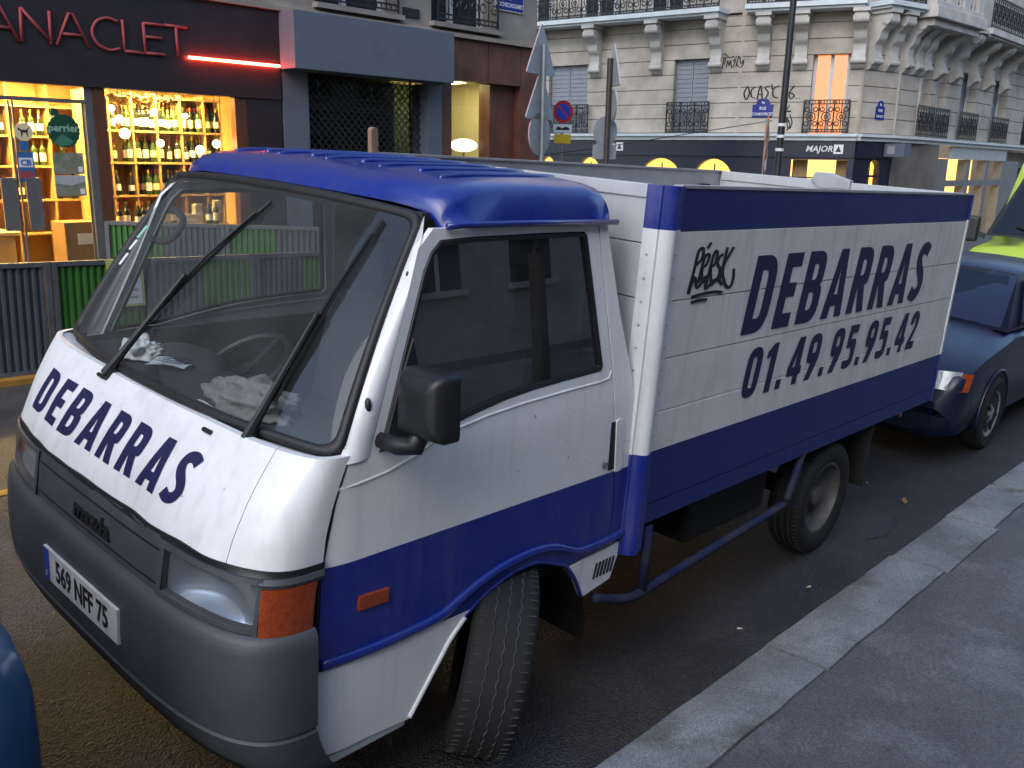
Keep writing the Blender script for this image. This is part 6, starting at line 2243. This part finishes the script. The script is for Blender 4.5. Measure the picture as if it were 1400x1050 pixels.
for s_ in (-1, 1):
    m_ = MB().box(.95, 1.10, s_ * 1.12 - .10, s_ * 1.12 + .10, 1.18, 1.50).build('wing_mirror', 'car_plastic', van, bevel=.04)
    MB().bar((1.05, s_ * .94, 1.26), (1.05, s_ * 1.05, 1.3), .05, .06).build('mirror_arm', 'car_plastic', m_)
    MB().prism([(1.15, 1.28), (1.75, 1.95), (2.3, 1.98), (2.3, 1.28)], lambda a, b, d: (a, s_ * (.962 - (b - 1.2) * .13 + d), b), 0, .008).build('side_window', 'car_glass', van)
    MB().prism(rpoly([(-.0, .62), (.0, .82), (.22, .86, .03), (.24, .66, .03)]), lambda a, b, d: (.0 + a * .4 - .02 - d, s_ * (.62 + a), b), 0, .02).build('headlight', 'lamp_reflector', van)
    carwheel(van, .95, s_ * .86, .32, .19, s_); carwheel(van, 4.0, s_ * .86, .32, .19, s_)
MB().box(-.05, .10, -.84, .84, .28, .58).build('bumper', 'car_plastic', van, bevel=.04)
MB().box(-.02, .02, -.45, .45, .64, .80).build('grille', 'car_plastic', van, bevel=.01)
for k, y_ in enumerate((-.5, .2)):
    MB().tube([vws(y_, .0, .12), vws(y_ + .5, .12, .12)], .01, 5).build('wiper', 'black_plastic', vw)

# blue car in front of the truck (only its tail corner shows)
bc = thing('blue_car', 'bright blue car whose tail corner shows at the lower left', 'car', MT @ T(-.385, .10, 0))
def bsec(hw_, zl, zb2, zt2):
    return [(0.001, zl), (hw_ * .82, zl), (hw_ * .96, zl + .07), (hw_, zl + .2), (hw_, zb2 - .15), (hw_ * .97, zb2 - .02), (hw_ * .9, zb2 + .02), (hw_ * .5, zt2), (0, zt2 + .01)]
bs = [(-3.6, bsec(.70, .25, .60, .66)), (-3.3, bsec(.80, .2, .72, .78)), (-2.4, bsec(.83, .2, .90, .95)), (-1.0, bsec(.83, .2, .92, .97)), (-.35, bsec(.82, .2, .92, .97)), (-.12, bsec(.795, .22, .90, .95)), (-.03, bsec(.76, .25, .84, .88)), (.01, bsec(.70, .30, .72, .76))]
loft_body(bs, 'body', 'teal_car_paint', bc)
bcab = [(-2.45, [(0, .93), (.72, .92), (.74, .94), (.66, .97), (0, 1.0)]), (-1.9, [(0, .93), (.74, .92), (.76, .94), (.60, 1.36), (0, 1.42)]), (-.9, [(0, .93), (.74, .92), (.76, .94), (.60, 1.38), (0, 1.44)]), (-.45, [(0, .93), (.74, .92), (.75, .94), (.58, 1.30), (0, 1.36)]), (-.16, [(0, .92), (.70, .91), (.72, .93), (.64, .97), (0, 1.0)])]
loft_body(bcab, 'cabin', 'teal_car_paint', bc)
rows = [[(.02 - .26 * abs(y_ / .84) ** 4 + o_, y_, z_) for y_ in [lerp(-.835, .835, i / 20) for i in range(21)]] for z_, o_ in ((.24, .0), (.28, .03), (.40, .045), (.50, .045), (.54, .02))]
MB().grid(rows).build('bumper', 'car_plastic', bc, smooth=50)
mat('tail_red', (.25, .01, .01), .2, coat=.5)
for s_ in (-1, 1):
    MB().prism(rpoly([(.60, .66, .03), (.78, .66, .03), (.77, .86, .03), (.64, .86, .03)]), lambda a, b, d: (-.05 - .5 * max(0, a - .6) + d, s_ * a, b), .0, .03).build('tail_light', 'tail_red', bc)
    carwheel(bc, -.75, s_ * .73, .29, .17, s_); carwheel(bc, -2.95, s_ * .73, .29, .17, s_)
    MB().prism([(-2.1, .98), (-1.8, 1.32), (-1.1, 1.35), (-.6, 1.28), (-.35, .98)], lambda a, b, d: (a, s_ * (.765 - (b - .93) * .36 + d), b), .0, .008).build('side_window', 'car_glass', bc)
MB().prism([(-.62, .99), (.62, .99), (.52, 1.27), (-.52, 1.27)], lambda a, b, d: (-.19 - (b - .99) * .88 + .035 + d, a, b), .0, .006).build('rear_window', 'car_glass', bc)

# ------------------------------------------------------------------ litter on the road and pavement
mat('leaf_brown', (.28, .14, .05), .8, n=20, amt=.4)
o = MB().add([(0, 0, .003), (.03, .02, .012), (.07, .008, .006), (.10, -.008, .014), (.065, -.02, .004), (.025, -.018, .010)], [(0, 1, 2), (2, 3, 4), (0, 2, 4), (0, 4, 5)]).build('dead_leaf', 'leaf_brown', None, M=MT @ T(4.55, -.86, .004, .5))
tag(o, 'dry curled brown leaf lying on the road behind the truck', 'leaf')
mat('butt_white', (.6, .58, .54), .8)
mat('butt_tan', (.45, .27, .12), .8)
rl = random.Random(11)
spots = [(4.6, -.35), (4.72, -.55), (2.35, -.95), (3.0, -.98)]
for i, (x_, y_) in enumerate(spots):
    o = thing('cigarette_butt', ['cigarette butt on the road just behind the truck box', 'cigarette butt on the road between truck and navy car', 'cigarette butt in the gutter beside the side guard', 'cigarette butt in the gutter in front of the rear wheel'][i], 'cigarette butt', MT @ T(x_, y_, .009, rl.uniform(0, 6)), 'cigarette butts on the road')
    MB().tube([(0, 0, 0), (.014, 0, 0)], .004, 6).build('paper_tube', 'butt_white', o); MB().tube([(.0142, 0, 0), (.024, 0, 0)], .004, 6).build('filter', 'butt_tan', o)
mat('paper_scrap', (.55, .58, .62), .8)
for i, (x_, y_, s_) in enumerate(((2.9, -2.05, .03), (3.6, -1.85, .014), (3.9, -2.2, .014))):
    mb = MB().add([(0, 0, 0), (s_, s_ * .2, .003), (s_ * 1.1, s_ * .8, 0), (s_ * .3, s_, .004)], [(0, 1, 2), (0, 2, 3)])
    o = mb.build('paper_scrap', 'paper_scrap', None, M=T(x_, y_, zpave(x_, y_) - .007, i))
    tag(o, ['largest pale scrap of litter on the pavement asphalt', 'tiny pale scrap on the pavement close to the kerb', 'tiny pale scrap at the right edge of the pavement'][i], 'litter', 'scraps of litter on the pavement')
# dried spill stains on the road: thin irregular films
mat('stain_pale', (.080, .078, .080), .75, n=14, amt=.35)
mat('stain_dark', (.008, .008, .010), .3)
def stain(x_, y_, rx, ry, m, lab, seed, nm='road_stain'):
    P = []
    for k in range(36):
        t = 2 * pi * k / 36
        r = 1 + .35 * noise.noise((cos(t) * 1.7 + seed, sin(t) * 1.7, 0)) + .12 * noise.noise((cos(t) * 6, sin(t) * 6, seed))
        P.append((x_ + rx * r * cos(t), y_ + ry * r * sin(t)))
    mb = MB(); mb.sheet(P, lambda a, b: (a, b, .0045))
    o = mb.build(nm, m, None, M=MT)
    o['kind'] = 'structure'
stain(4.05, -.93, .20, .035, 'stain_dark', '', 9)
